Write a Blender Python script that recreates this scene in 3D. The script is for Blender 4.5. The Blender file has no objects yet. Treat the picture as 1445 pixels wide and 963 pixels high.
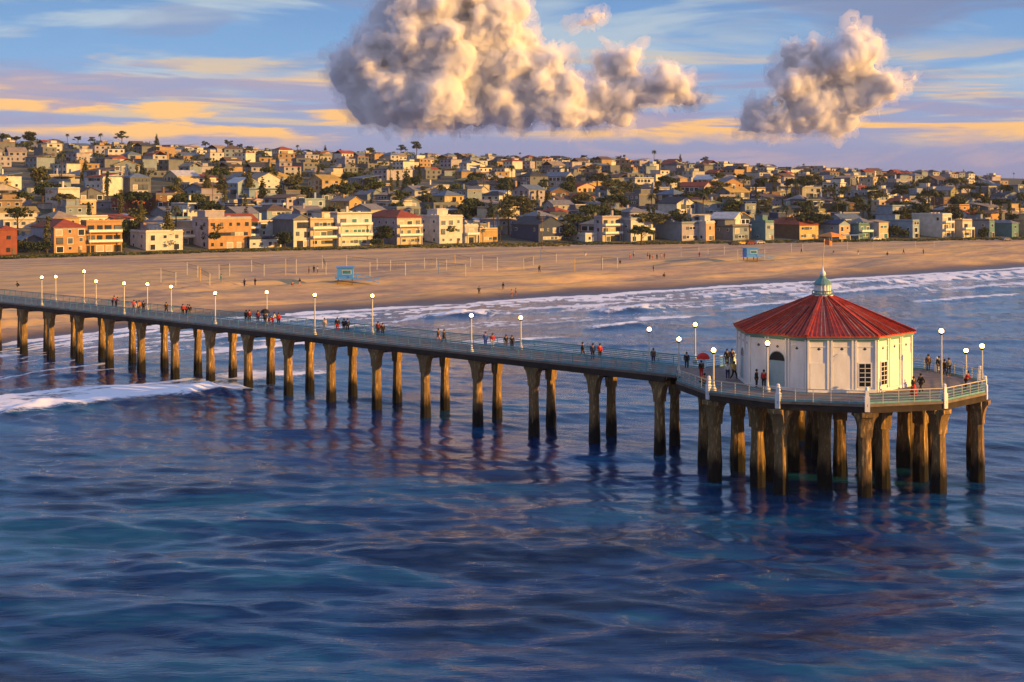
import bpy, math, random
import numpy as np
from mathutils import Matrix, Vector, noise as mnoise
R = math.radians
rnd = random.Random(7)
SC = bpy.context.scene
COL = SC.collection
F = 2000.0; CX = 722.5; HY = 268.0; CAMZ = 26.0      # focal length and horizon in pixels of a 1445 px wide frame

# ---------------------------------------------------------------- helpers
class MB:
    def __init__(s): s.v = []; s.f = []; s.m = []
    def add(s, vs, fs, M=None, m=0):
        o = len(s.v)
        if M is not None: vs = [tuple(M @ Vector(v)) for v in vs]
        s.v += [tuple(v) for v in vs]; s.f += [tuple(i + o for i in f) for f in fs]; s.m += [m] * len(fs)
    def box(s, c, d, M=None, m=0):
        x, y, z = c; a, b, e = d[0] / 2, d[1] / 2, d[2] / 2
        s.add([(x-a,y-b,z-e),(x+a,y-b,z-e),(x+a,y+b,z-e),(x-a,y+b,z-e),(x-a,y-b,z+e),(x+a,y-b,z+e),(x+a,y+b,z+e),(x-a,y+b,z+e)],
              [(0,3,2,1),(4,5,6,7),(0,1,5,4),(1,2,6,5),(2,3,7,6),(3,0,4,7)], M, m)
    def prism(s, p, z0, z1, M=None, m=0):
        n = len(p)
        s.add([(x,y,z0) for x,y in p] + [(x,y,z1) for x,y in p],
              [tuple(range(n-1,-1,-1)), tuple(range(n,2*n))] + [(i,(i+1)%n,n+(i+1)%n,n+i) for i in range(n)], M, m)
    def lathe(s, prof, n=12, M=None, m=0, ph=0.0):
        vs = []; fs = []
        for r, z in prof: vs += [(r*math.cos(ph+2*math.pi*i/n), r*math.sin(ph+2*math.pi*i/n), z) for i in range(n)]
        for k in range(len(prof)-1):
            for i in range(n): fs.append((k*n+i, k*n+(i+1)%n, (k+1)*n+(i+1)%n, (k+1)*n+i))
        fs.append(tuple(range(n-1,-1,-1))); fs.append(tuple((len(prof)-1)*n+i for i in range(n)))
        s.add(vs, fs, M, m)
    def bar(s, p, q, w, h=None, m=0, n=4):
        p = Vector(p); q = Vector(q); h = h or w; d = (q-p); L = d.length
        if L < 1e-6: return
        z = d / L; up = Vector((0,0,1)) if abs(z.z) < .95 else Vector((0,1,0))
        x = z.cross(up).normalized(); y = x.cross(z)
        if n == 4: cs = [(-1,-1),(1,-1),(1,1),(-1,1)]
        else: cs = [(math.cos(2*math.pi*i/n), math.sin(2*math.pi*i/n)) for i in range(n)]
        vs = [p + x*(a*w/2) + y*(b*h/2) for a,b in cs] + [q + x*(a*w/2) + y*(b*h/2) for a,b in cs]
        k = len(cs)
        s.add(vs, [tuple(range(k-1,-1,-1)), tuple(range(k,2*k))] + [(i,(i+1)%k,k+(i+1)%k,k+i) for i in range(k)], None, m)
    def mesh(s, name, mats, smooth=False):
        me = bpy.data.meshes.new(name); me.from_pydata(s.v, [], s.f)
        for mt in (mats if isinstance(mats, (list,tuple)) else [mats]): me.materials.append(mt)
        me.polygons.foreach_set('material_index', s.m)
        if smooth: me.polygons.foreach_set('use_smooth', [True]*len(s.f))
        me.update(); return me
    def build(s, name, mats, parent=None, loc=(0,0,0), smooth=False):
        return link(name, s.mesh(name, mats, smooth), parent, loc)
def link(name, me, parent=None, loc=(0,0,0), rz=0, sc=None):
    o = bpy.data.objects.new(name, me); COL.objects.link(o); o.location = loc
    o.rotation_euler = (0,0,rz)
    if sc: o.scale = sc
    if parent: o.parent = parent
    return o
def tag(o, label=None, cat=None, group=None, kind=None):
    if label: o['label'] = label
    if cat: o['category'] = cat
    if group: o['group'] = group
    if kind: o['kind'] = kind
    return o
def empty(name, loc, rz=0, label=None, cat=None, group=None):
    o = bpy.data.objects.new(name, None); COL.objects.link(o); o.location = loc; o.rotation_euler = (0,0,rz)
    o.empty_display_size = .2
    return tag(o, label, cat, group)
def copy_tree(o, parent=None):
    c = o.copy(); COL.objects.link(c)
    if parent: c.parent = parent
    for ch in o.children: copy_tree(ch, c)
    return c
def th(a): a = R(a); return Vector((math.sin(a), -math.cos(a), 0))       # a direction, degrees from the one that faces the viewer

# vectorised value noise
_rg = np.random.RandomState(3); _lat = _rg.rand(256, 256)
def vn(x, y):
    xi = np.floor(x).astype(int); yi = np.floor(y).astype(int); fx = x-xi; fy = y-yi
    fx = fx*fx*(3-2*fx); fy = fy*fy*(3-2*fy)
    g = lambda i, j: _lat[i & 255, j & 255]
    return (g(xi,yi)*(1-fx)+g(xi+1,yi)*fx)*(1-fy)+(g(xi,yi+1)*(1-fx)+g(xi+1,yi+1)*fx)*fy
def fbm(x, y, o=4):
    s = 0; a = .5; t = 0
    for k in range(o): s = s + a*vn(x*2**k+17.3*k, y*2**k+9.1*k); t += a; a *= .5
    return s/t
def sst(a, b, x): t = np.clip((x-a)/(b-a), 0, 1); return t*t*(3-2*t)

# ---------------------------------------------------------------- materials
class NT:
    def __init__(s, tree): s.t = tree; s.n = tree.nodes; s.l = tree.links
    def new(s, typ, **kw):
        n = s.n.new(typ)
        for k, v in kw.items():
            if k.startswith('i_'):
                key = k[2:]; key = int(key) if key.isdigit() else key.replace('_', ' ')
                s.put(n.inputs[key], v)
            else: setattr(n, k, v)
        return n
    def put(s, sock, v):
        if isinstance(v, bpy.types.NodeSocket): s.l.new(v, sock)
        else: sock.default_value = v
    def math(s, op, a, b=0.0, clamp=False):
        n = s.n.new('ShaderNodeMath'); n.operation = op; n.use_clamp = clamp; s.put(n.inputs[0], a); s.put(n.inputs[1], b); return n.outputs[0]
    def mix(s, f, a, b, mode='MIX'):
        n = s.n.new('ShaderNodeMix'); n.data_type = 'RGBA'; n.blend_type = mode
        s.put(n.inputs[0], f); s.put(n.inputs[6], a); s.put(n.inputs[7], b); return n.outputs[2]
    def ramp(s, f, stops, interp='LINEAR'):
        n = s.n.new('ShaderNodeValToRGB'); s.put(n.inputs[0], f); r = n.color_ramp; r.interpolation = interp
        while len(r.elements) < len(stops): r.elements.new(.5)
        for e, (p, c) in zip(r.elements, stops): e.position = p; e.color = (c if isinstance(c, tuple) else (c,c,c)) + (1,)
        return n.outputs[0]
    def noise(s, vec, scale, detail=4, rough=.55, dist=0.0):
        n = s.n.new('ShaderNodeTexNoise'); s.put(n.inputs['Vector'], vec); n.inputs['Scale'].default_value = scale
        n.inputs['Detail'].default_value = detail; n.inputs['Roughness'].default_value = rough; n.inputs['Distortion'].default_value = dist
        return n.outputs[0]
    def vmap(s, vec, scale=(1,1,1), rot=(0,0,0), loc=(0,0,0)):
        n = s.n.new('ShaderNodeMapping'); s.put(n.inputs[0], vec); n.inputs['Scale'].default_value = scale
        n.inputs['Rotation'].default_value = rot; n.inputs['Location'].default_value = loc; return n.outputs[0]
def new_mat(name):
    m = bpy.data.materials.new(name); m.use_nodes = True; t = NT(m.node_tree); return m, t, m.node_tree.nodes['Principled BSDF']
def c4(c): return (c[0], c[1], c[2], 1)
def mat(name, c, rough=.7, var=.25, scale=1.5, c2=None, stretch=(1,1,1), bump=.0, bscale=8, metal=0, emit=None, spec=.3, detail=5):
    m, t, b = new_mat(name)
    tc = t.new('ShaderNodeTexCoord').outputs['Object']
    v = t.vmap(tc, stretch)
    n = t.noise(v, scale, detail, .6)
    c2 = c2 or tuple(x*(1-var) for x in c)
    k = t.ramp(n, [(.35, c), (.68, c2)])
    t.put(b.inputs['Base Color'], k); b.inputs['Roughness'].default_value = rough; b.inputs['Metallic'].default_value = metal
    b.inputs['Specular IOR Level'].default_value = spec
    if bump:
        bn = t.new('ShaderNodeBump'); bn.inputs['Strength'].default_value = bump; bn.inputs['Distance'].default_value = .05
        t.put(bn.inputs['Height'], t.noise(v, bscale, 4)); t.l.new(bn.outputs[0], b.inputs['Normal'])
    if emit: b.inputs['Emission Color'].default_value = c4(emit[0]); b.inputs['Emission Strength'].default_value = emit[1]
    return m
M = {}
M['deck'] = mat('deck_concrete', (.20,.165,.14), .8, .35, 1.2, stretch=(1,1,1))
M['fascia'] = mat('fascia_timber', (.045,.032,.025), .85, .5, .9, bump=.4)
M['teal'] = mat('teal_rail_paint', (.14,.36,.40), .5, .35, 2.0)
M['creamrail'] = mat('cream_rail_paint', (.62,.56,.44), .5, .3, 2.0)
M['white'] = mat('white_paint', (.78,.79,.80), .6, .3, 1.3, c2=(.66,.65,.64), stretch=(1,1,.35), bump=.1)
M['lampwhite'] = mat('lamp_post_paint', (.62,.58,.52), .5, .2, 2.0)
M['globe'] = mat('lamp_globe', (.9,.8,.6), .3, .05, 1, emit=((1.0,.52,.08), 24.0))
M['red_roof'] = mat('red_metal_roof', (.56,.060,.014), .6, .5, 2.2, c2=(.27,.026,.012), stretch=(1,1,1), spec=.4)
M['rust'] = mat('rusty_seam', (.22,.05,.03), .5, .5, .7, c2=(.42,.30,.24))
M['seam_dark'] = mat('dark_red_seam', (.10,.012,.010), .6, .4, 1.5)
M['verdigris'] = mat('verdigris_trim', (.13,.28,.28), .6, .3, 1.5)
M['bluedoor'] = mat('pale_blue_door', (.30,.44,.50), .6, .15, 1.2)
M['dark'] = mat('dark_opening', (.012,.014,.018), .25, .3, 1)
M['glass'] = mat('window_glass', (.018,.026,.036), .08, .3, .8, spec=.6)
M['skyglass'] = mat('sky_painted_glass', (.10,.13,.17), .12, .4, .8, spec=.6)  # paler blue paints the reflected sky into the pane colour
M['blind'] = mat('drawn_blind', (.40,.37,.32), .6, .2, 1.5)
M['tealglass'] = mat('teal_window_glass', (.05,.20,.22), .08, .3, .8, spec=.6)
M['rubber'] = mat('tyre_rubber', (.015,.015,.016), .8)
M['metal'] = mat('galvanised_metal', (.35,.35,.36), .45, .2, 3, metal=.6)
M['bark'] = mat('tree_bark', (.09,.065,.045), .9, .4, 2, stretch=(3,3,.6))
M['wood'] = mat('weathered_wood', (.17,.12,.08), .85, .4, 2)
M['net'] = mat('black_net_cord', (.03,.03,.035), .8)
M['white_post'] = mat('court_post_paint', (.62,.60,.58), .6, .2)
M['yellow_post'] = mat('yellow_post_padding', (.75,.45,.06), .6, .2)
M['blue_post'] = mat('blue_post_padding', (.08,.22,.45), .6, .2)
M['lg_blue'] = mat('lifeguard_blue_paint', (.07,.30,.72), .5, .15, 1.2)
def stained(name, c, c2, dark, z0, z1):       # pillars: weathered streaks above a wet, mussel covered foot
    m, t, b = new_mat(name)
    tc = t.new('ShaderNodeTexCoord').outputs['Object']
    obj = t.new('ShaderNodeObjectInfo').outputs['Random']
    v = t.vmap(tc, (1,1,.22)); va = t.n.new('ShaderNodeVectorMath'); va.operation = 'ADD'
    t.l.new(v, va.inputs[0]); cb = t.new('ShaderNodeCombineXYZ'); t.put(cb.inputs[0], t.math('MULTIPLY', obj, 50)); t.l.new(cb.outputs[0], va.inputs[1])
    n = t.noise(va.outputs[0], 2.6, 7, .68)
    col = t.ramp(n, [(.32, c), (.44, c2), (.52, tuple(x*.30 for x in c)), (.57, c2), (.64, c), (.70, tuple(x*.35 for x in c))])
    z = t.new('ShaderNodeSeparateXYZ'); t.l.new(tc, z.inputs[0])
    zz = t.math('ADD', z.outputs[2], t.math('MULTIPLY', t.math('SUBTRACT', t.noise(va.outputs[0], 2.2, 4), .5), 2.6))
    mk = t.new('ShaderNodeMapRange', i_From_Min=z0, i_From_Max=z1); t.put(mk.inputs[0], zz)
    t.put(b.inputs['Base Color'], t.mix(mk.outputs[0], c4(dark), col)); b.inputs['Roughness'].default_value = .8
    b.inputs['Specular IOR Level'].default_value = .2
    bn = t.new('ShaderNodeBump', i_Strength=.8, i_Distance=.12); t.put(bn.inputs['Height'], t.noise(va.outputs[0], 4, 6, .7)); t.l.new(bn.outputs[0], b.inputs['Normal'])
    return m
M['pillar'] = stained('pillar_concrete', (.54,.345,.14), (.20,.13,.062), (.006,.006,.006), 1.4, 2.8)
def leafmat(name, a, b2):
    m, t, b = new_mat(name); tc = t.new('ShaderNodeTexCoord').outputs['Object']
    t.put(b.inputs['Base Color'], t.ramp(t.noise(tc, .9, 4), [(.35, a), (.65, b2)])); b.inputs['Roughness'].default_value = .7
    b.inputs['Specular IOR Level'].default_value = .15
    return m
M['leaf_dark'] = leafmat('dark_foliage', (.020,.035,.016), (.045,.062,.024))
M['leaf_mid'] = leafmat('mid_foliage', (.04,.062,.022), (.075,.09,.03))
M['leaf_olive'] = leafmat('olive_foliage', (.075,.085,.03), (.12,.11,.04))
M['dune_grass'] = leafmat('dune_grass_blades', (.10,.115,.03), (.20,.16,.045))
M['frond'] = leafmat('palm_fronds', (.035,.05,.02), (.07,.075,.03))

# wall paints and roofs
WALLS = {'cream':(.60,.50,.36),'white':(.68,.66,.63),'sandy':(.50,.38,.24),'pale grey':(.46,.46,.47),'blue grey':(.24,.31,.40),
 'lavender grey':(.40,.38,.46),'tan':(.40,.28,.17),'ochre':(.50,.34,.14),'pink':(.55,.36,.31),'brick red':(.30,.085,.06),'teal':(.12,.26,.30),
 'navy':(.045,.07,.15),'brown':(.19,.11,.07),'orange':(.50,.30,.15),'yellow':(.60,.45,.20),'slate':(.17,.19,.23),'light blue':(.30,.42,.54),'olive':(.26,.25,.13),'peach':(.62,.42,.27)}
for k, c in WALLS.items(): M['w_'+k] = mat(k.replace(' ', '_')+'_wall', tuple(x*.86 for x in c), .8, .28, .5, bump=.15, bscale=3)
ROOFS = {'grey':(.20,.20,.21),'brown':(.13,.085,.06),'blue grey':(.13,.18,.24),'red tile':(.30,.065,.03),'tan':(.32,.25,.18),'dark':(.05,.055,.065),'white':(.55,.54,.52),'golden':(.50,.33,.07),'green':(.08,.15,.11)}
for k, c in ROOFS.items(): M['r_'+k] = mat(k.replace(' ', '_')+'_roofing', c, .8, .35, .6, bump=.3, bscale=4)
def paint(name, c):
    if name not in M: M[name] = mat(name, c, .75, .2, 3)
    return M[name]

# ---------------------------------------------------------------- camera, sun, sky
cam = bpy.data.objects.new('camera', bpy.data.cameras.new('camera')); COL.objects.link(cam); SC.camera = cam
cam.location = (0,0,CAMZ); cam.rotation_euler = (R(90),0,0)
cam.data.sensor_width = 36; cam.data.lens = F/1445*36; cam.data.shift_y = (HY-481.5)/1445; cam.data.clip_end = 40000; cam.data.clip_start = 1
SUN_T, SUN_E = 73.0, 10.0
sd = th(SUN_T)*math.cos(R(SUN_E)) + Vector((0,0,math.sin(R(SUN_E))))
sun = bpy.data.objects.new('sun', bpy.data.lights.new('sun', 'SUN')); COL.objects.link(sun)
sun.data.energy = 5.0; sun.data.angle = R(.6); sun.data.color = (1.0,.51,.10)
sun.rotation_euler = sd.to_track_quat('Z','Y').to_euler()
SC.view_settings.view_transform = 'Standard'; SC.view_settings.look = 'None'; SC.view_settings.gamma = 1; SC.view_settings.exposure = 0.8
SC.render.engine = 'CYCLES'; SC.cycles.use_denoising = True; SC.cycles.max_bounces = 14; SC.cycles.volume_bounces = 10; SC.cycles.diffuse_bounces = 2; SC.cycles.glossy_bounces = 3
SC.cycles.sample_clamp_indirect = 4

W = bpy.data.worlds.new('World'); SC.world = W; W.use_nodes = True
t = NT(W.node_tree); bg = W.node_tree.nodes['Background']
sky = t.new('ShaderNodeTexSky', sky_type='NISHITA', sun_disc=False, sun_elevation=R(SUN_E), sun_rotation=R(180-SUN_T), air_density=1.0, dust_density=.6, ozone_density=2.0)
tc = t.new('ShaderNodeTexCoord').outputs['Generated']
sp = t.new('ShaderNodeSeparateXYZ'); t.l.new(tc, sp.inputs[0]); Z = sp.outputs[2]; X_ = sp.outputs[0]; Y_ = sp.outputs[1]
# brushy colour variation of the clear air, then thin layered cloud lit low and gold
wob = t.math('MULTIPLY', t.math('SUBTRACT', t.noise(t.vmap(tc, (7,7,22)), 1.0, 5, .6, .6), .5), .035)
zw = t.math('ADD', Z, wob)
base = t.ramp(t.math('MULTIPLY', zw, 2.0), [(0.0,(.19,.21,.40)), (.05,(.22,.24,.44)), (.095,(.25,.29,.49)), (.13,(.20,.33,.58)), (.19,(.16,.32,.59)), (.27,(.125,.26,.52)), (.43,(.075,.22,.55)), (.62,(.05,.14,.38)), (.80,(.010,.042,.15)), (1.0,(.012,.04,.13))])
def band(a, b, c, d):
    up = t.new('ShaderNodeMapRange', interpolation_type='SMOOTHSTEP', i_From_Min=a, i_From_Max=b); t.put(up.inputs[0], zw)
    dn = t.new('ShaderNodeMapRange', interpolation_type='SMOOTHSTEP', i_From_Min=c, i_From_Max=d, i_To_Min=1.0, i_To_Max=0.0); t.put(dn.inputs[0], zw)
    return t.math('MULTIPLY', up.outputs[0], dn.outputs[0])
def streak(scale, loc, lo, hi, det=5, dist=.7):
    n = t.noise(t.vmap(tc, scale, (0,0,0), loc), 1.0, det, .55, dist)
    m = t.new('ShaderNodeMapRange', interpolation_type='SMOOTHSTEP', i_From_Min=lo, i_From_Max=hi); t.put(m.inputs[0], n); return m.outputs[0]
c = base
c = t.mix(t.math('MULTIPLY', streak((5,5,26),(3,1,0),.46,.62), t.math('MULTIPLY', band(.05,.09,.5,.8), .8)), c, (.42,.49,.56,1))
c = t.mix(t.math('MULTIPLY', streak((6,6,34),(8,4,2),.50,.60), t.math('MULTIPLY', band(.055,.09,.3,.6), .55)), c, (.20,.25,.43,1))
c = t.mix(t.math('MULTIPLY', streak((4,4,42),(1,7,5),.50,.60), t.math('MULTIPLY', band(.030,.045,.082,.11), .8)), c, (.66,.46,.28,1))
c = t.mix(t.math('MULTIPLY', streak((5,5,50),(4,2,9),.44,.53), t.math('MULTIPLY', band(.031,.041,.064,.084), .95)), c, (.90,.47,.15,1))
c = t.mix(t.math('MULTIPLY', streak((5,5,55),(9,9,1),.52,.60), t.math('MULTIPLY', band(.028,.04,.075,.09), .8)), c, (.27,.25,.43,1))
c = t.mix(t.math('MULTIPLY', streak((9,9,50),(2,8,3),.5,.62), t.math('MULTIPLY', band(.0,.012,.032,.045), .45)), c, (.46,.32,.38,1))
vr = t.new('ShaderNodeMapRange', interpolation_type='SMOOTHSTEP', i_From_Min=.08, i_From_Max=.30); t.put(vr.inputs[0], X_)
c = t.mix(t.math('MULTIPLY', t.math('MULTIPLY', streak((7,7,30),(5,3,7),.40,.56), band(.085,.12,.3,.5)), t.math('MULTIPLY', vr.outputs[0], .8)), c, (.17,.20,.36,1))
# brighter air overhead and, warm, round the low sun behind the viewer's right shoulder
def mrange(v, a, b_):
    n = t.new('ShaderNodeMapRange', interpolation_type='SMOOTHSTEP', i_From_Min=a, i_From_Max=b_); t.put(n.inputs[0], v); return n.outputs[0]
c = t.mix(mrange(Z, .70, .95), c, (.60,.76,1.35,1))
c = t.mix(t.math('MULTIPLY', mrange(Y_, -.05, -.75), mrange(Z, -.02, .05)), c, (.30,.33,.45,1))
# (Background strength 0.1: the layered colours are scaled to the same physical range as the Nishita sky)
mx = t.mix(1.0, t.mix(1.0, c, (6.2,6.2,6.2,1), 'MULTIPLY'), t.mix(1.0, sky.outputs[0], (.12,.12,.12,1), 'MULTIPLY'), 'ADD')
dnw = t.new('ShaderNodeMapRange', i_From_Min=-.04, i_From_Max=-.005, i_To_Min=.45, i_To_Max=1.0); t.put(dnw.inputs[0], Z)   # darker land and water all round below the horizon
t.put(bg.inputs[0], t.mix(1.0, mx, dnw.outputs[0], 'MULTIPLY')); bg.inputs[1].default_value = .1

# ---------------------------------------------------------------- terrain functions
DSX = np.array([-700,-320,-156,-105,-53,-13,54.7,101,186,217,330,900.]); DSY = np.array([40,320,433,476,508,538,553,566,597,606,640,1180.])
def Dst(X): return np.maximum(np.interp(X, DSX, DSY), 335+.82*np.asarray(X, float)+62)
def binl(X, Y): return (Y-335-.82*X)/1.293 + 28*sst(-62,-100,np.asarray(X, float))
def along(X, Y): return .773*X+.634*(Y-335)
def hz(X, Y):
    X = np.asarray(X, float); Y = np.asarray(Y, float)
    b = binl(X, Y); bs = (Dst(X)-335-.82*X)/1.293; u = b/bs
    e = Y-Dst(X)
    z = np.where(b < 0, np.maximum(b*.035, -7), np.minimum(2.9*sst(-6,30,b)-.05, 2.9)*np.clip(b/6,0,1) + np.clip((b-26)/np.maximum(bs-26,20),0,1)*2.15)
    tt = along(X, Y)
    fade = sst(1, 14, b)*sst(-4, -22, e)
    z = z + fade*((fbm(tt/46, b/9.5)-.5)*4.2*sst(95,40,b)*sst(0,16,b) + (fbm(tt/16+5, b/3.2)-.5)*.75 + (vn(tt/1.9, b/1.5)-.5)*.10)
    top = np.interp(X, [-450, 0, 505], [62, 54, 40]) + 6*(fbm(X/160+3, Y/300)-.5)
    ee = np.clip(e/820, 0, 1)
    hill = (top-5)*(1-(1-ee)**1.45)
    hill = np.where(e > 820, hill - np.clip(e-820,0,900)*.03, hill)
    return z + np.where(e > 0, hill, 0)
def H(x, y): return float(hz(x, y))
def ground_at(px, py, d0=200, d1=760):
    D = np.linspace(d0, d1, 2400); X = (px-CX)*D/F; rows = HY+F*(CAMZ-hz(X, D))/D
    i = int(np.argmax(rows <= py)) if (rows <= py).any() else len(D)-1
    return Vector((X[i], D[i], H(X[i], D[i])))
def px_of(p): return CX+F*p[0]/p[1], HY+F*(CAMZ-p[2])/p[1]
def grid_mesh(name, xs, ys, zf, mats, keep=None, attr=None, smooth=True, disp=None):
    XX, YY = np.meshgrid(xs, ys); ZZ = zf(XX, YY); nx = len(xs); ny = len(ys)
    if disp is not None: dx, dy = disp(XX, YY); PX = XX+dx; PY = YY+dy
    else: PX, PY = XX, YY
    co = np.stack([PX, PY, ZZ], -1).reshape(-1, 3)
    i = np.arange(nx*ny).reshape(ny, nx); q = np.stack([i[:-1,:-1], i[:-1,1:], i[1:,1:], i[1:,:-1]], -1).reshape(-1, 4)
    if keep is not None:
        cxy = co[q].mean(1); q = q[keep(cxy[:,0], cxy[:,1])]
        used = np.unique(q); mp = np.full(len(co), -1); mp[used] = np.arange(len(used)); co = co[used]; q = mp[q]
    else: used = None
    me = bpy.data.meshes.new(name); me.vertices.add(len(co)); me.vertices.foreach_set('co', co.ravel())
    me.loops.add(len(q)*4); me.loops.foreach_set('vertex_index', q.ravel().astype(np.int32))
    me.polygons.add(len(q)); me.polygons.foreach_set('loop_start', np.arange(len(q), dtype=np.int32)*4)
    me.polygons.foreach_set('use_smooth', np.full(len(q), smooth))
    me.update(calc_edges=True); me.validate()
    if attr is not None:
        for an, fn in attr.items():
            a = fn(XX, YY).reshape(-1)
            if used is not None: a = a[used]
            at = me.attributes.new(an, 'FLOAT', 'POINT'); at.data.foreach_set('value', a.astype(np.float32))
    me.materials.append(mats); return link(name, me)
def graded(a, b, c, d, fine, grow=1.12, mx=60):
    xs = list(np.arange(b, c+1e-6, fine)); s = fine; x = b
    lo = []
    while x > a: s = min(s*grow, mx); x -= s; lo.append(x)
    s = fine; x = c; hi = []
    while x < d: s = min(s*grow, mx); x += s; hi.append(x)
    return np.array(lo[::-1]+xs+hi)

# sand
m, t, b = new_mat('beach_sand')
g = t.new('ShaderNodeNewGeometry').outputs['Position']
gr = t.vmap(g, (1,1,1), (0,0,R(-39.4)))
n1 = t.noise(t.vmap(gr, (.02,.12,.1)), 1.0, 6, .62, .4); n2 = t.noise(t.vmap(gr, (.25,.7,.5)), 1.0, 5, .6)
col = t.ramp(n1, [(.34,(.25,.175,.125)), (.47,(.37,.255,.165)), (.56,(.64,.40,.13)), (.62,(.50,.33,.15)), (.68,(.38,.26,.17))])  # gold stops paint low sunlight on the sand ridges into the colour
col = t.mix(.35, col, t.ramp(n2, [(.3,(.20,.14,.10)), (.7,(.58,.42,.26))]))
at = t.new('ShaderNodeAttribute', attribute_name='wet').outputs['Fac']
col = t.mix(at, col, (.075,.055,.045,1))
t.put(b.inputs['Base Color'], col); t.put(b.inputs['Roughness'], t.math('SUBTRACT', .9, t.math('MULTIPLY', at, .6))); b.inputs['Specular IOR Level'].default_value = .25
bn = t.new('ShaderNodeBump', i_Strength=.5, i_Distance=.25); t.put(bn.inputs['Height'], n2); t.l.new(bn.outputs[0], b.inputs['Normal'])
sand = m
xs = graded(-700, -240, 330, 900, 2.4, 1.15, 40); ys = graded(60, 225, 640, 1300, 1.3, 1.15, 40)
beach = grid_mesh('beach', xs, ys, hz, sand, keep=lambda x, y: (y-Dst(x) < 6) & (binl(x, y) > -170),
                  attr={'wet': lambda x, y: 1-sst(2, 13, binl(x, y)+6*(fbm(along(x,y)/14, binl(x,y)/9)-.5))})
tag(beach, kind='structure')
m, t, b = new_mat('hill_ground'); g = t.new('ShaderNodeNewGeometry').outputs['Position']
t.put(b.inputs['Base Color'], t.ramp(t.noise(g, .09, 6, .65), [(.38,(.022,.032,.014)), (.52,(.05,.055,.03)), (.66,(.13,.115,.095))])); b.inputs['Roughness'].default_value = .95
hillo = grid_mesh('hillside', graded(-1500,-700,900,1800,11,1.2,90), graded(250,420,1500,3200,9,1.2,90), lambda x, y: hz(x, y)+.02, m, keep=lambda x, y: y-Dst(x) > -3)
tag(hillo, kind='structure')

# ---------------------------------------------------------------- sea
def ocean_tile(N, L, V, wd, rms, seed, lcut, spread=2):
    g = np.random.RandomState(seed); k = np.fft.fftfreq(N, L/N)*2*np.pi; KX, KY = np.meshgrid(k, k); K = np.hypot(KX, KY); K[0,0] = 1
    Lw = V*V/9.81; cs = (KX*wd[0]+KY*wd[1])/K
    P = np.exp(-1/(K*Lw)**2)/K**4*np.abs(cs)**spread*np.exp(-(K*lcut)**2); P[0,0] = 0
    hh = np.sqrt(P)*(g.randn(N,N)+1j*g.randn(N,N)); h = np.fft.ifft2(hh); s = rms/np.real(h).std(); h_ = np.real(h)*s
    dx = np.real(np.fft.ifft2(-1j*KX/K*hh))*s; dy = np.real(np.fft.ifft2(-1j*KY/K*hh))*s
    return (N, L, h_, dx, dy)
def samp(T, ch, x, y):
    N, L = T[0], T[1]; A = T[2+ch]; u = x/L*N; v = y/L*N; i = np.floor(u).astype(int); j = np.floor(v).astype(int); fx = u-i; fy = v-j
    g = lambda a, b_: A[b_ % N, a % N]
    return (g(i,j)*(1-fx)+g(i+1,j)*fx)*(1-fy)+(g(i,j+1)*(1-fx)+g(i+1,j+1)*fx)*fy
T1 = ocean_tile(512, 173, 6.0, (-.12,.99), .115, 1, .7, 9); T3 = ocean_tile(256, 61, 3.6, (.05,.998), .14, 5, .22, 9); T2 = ocean_tile(256, 47, 2.6, (.08,.995), .032, 2, .10, 7)
def rot(x, y, a): return x*math.cos(a)-y*math.sin(a), x*math.sin(a)+y*math.cos(a)
# breakers: offshore distance, along-shore window, height, width
BRK = [(94,-185,-117,1.25,3.4),(88,-128,-100,.6,2.2),(25,-48,-21,1.4,2.6),(27,-20,0,.6,1.8),(38,-10,16,1.6,2.8),(63,-35,-17,1.1,2.2),(60,-18,6,.4,1.8),(20,42,85,.8,2.2),(16,88,210,1.0,2.2),(36,60,120,.9,2.4),(67,66,112,.7,1.5),(48,20,60,.5,2),(36,-100,-55,.8,2.0),(55,-110,-70,.7,2.0),(12,-110,-40,.5,1.8),(48,110,190,.7,2),(72,-75,-45,.4,2)]
def brk(X, Y):
    q = -binl(X, Y); tt = along(X, Y); z = np.zeros_like(q); fo = np.zeros_like(q)
    for k, (q0, t0, t1, h, w) in enumerate(BRK):
        qc = q0 + 5*(fbm(tt/23+k*3.1, tt*0+k*5.7, 3)-.5) + 2.2*(fbm(tt/4.5, tt*0+k, 2)-.5)
        win = sst(t0-4, t0+9, tt)*sst(t1+6, t1-14, tt)*(.35+.85*fbm(tt/7+k, tt*0, 3)+.7*(fbm(tt/2.2+3*k, q/2.5, 3)-.5))
        d = q-qc; ridge = np.exp(-(np.where(d > 0, d/(1.9*w), d/(.75*w)))**2)
        z += h*win*ridge
        fo = np.maximum(fo, win*1.5*np.exp(-(np.where(d > 0, d/(.9*w), d/(3.4*w)))**2)*(.45+fbm(tt/3, q/1.2, 4)))
    return z, fo
def sea_z(X, Y):
    q = -binl(X, Y); att = .35+.65*sst(5, 90, q)
    a = samp(T1, 0, *rot(X, Y, .0)); c_ = samp(T2, 0, *rot(X, Y, .6))
    far = np.where(Y < 420, 1, .5)*np.where(np.abs(X) > 330, .3, 1)
    fg = sst(150, 95, Y+.35*X)*sst(60,90,Y+400*(np.abs(X)>200))
    return (a*att+c_*(.5+.5*att)+samp(T3, 0, *rot(X, Y, .03))*fg)*far + brk(X, Y)[0]
def sea_d(X, Y):
    att = (.35+.65*sst(5, 90, -binl(X, Y)))*np.where(Y < 420, 1, .4)*np.where(np.abs(X) > 330, .0, 1)
    return -samp(T1, 1, X, Y)*1.0*att, -samp(T1, 2, X, Y)*1.0*att
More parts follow.
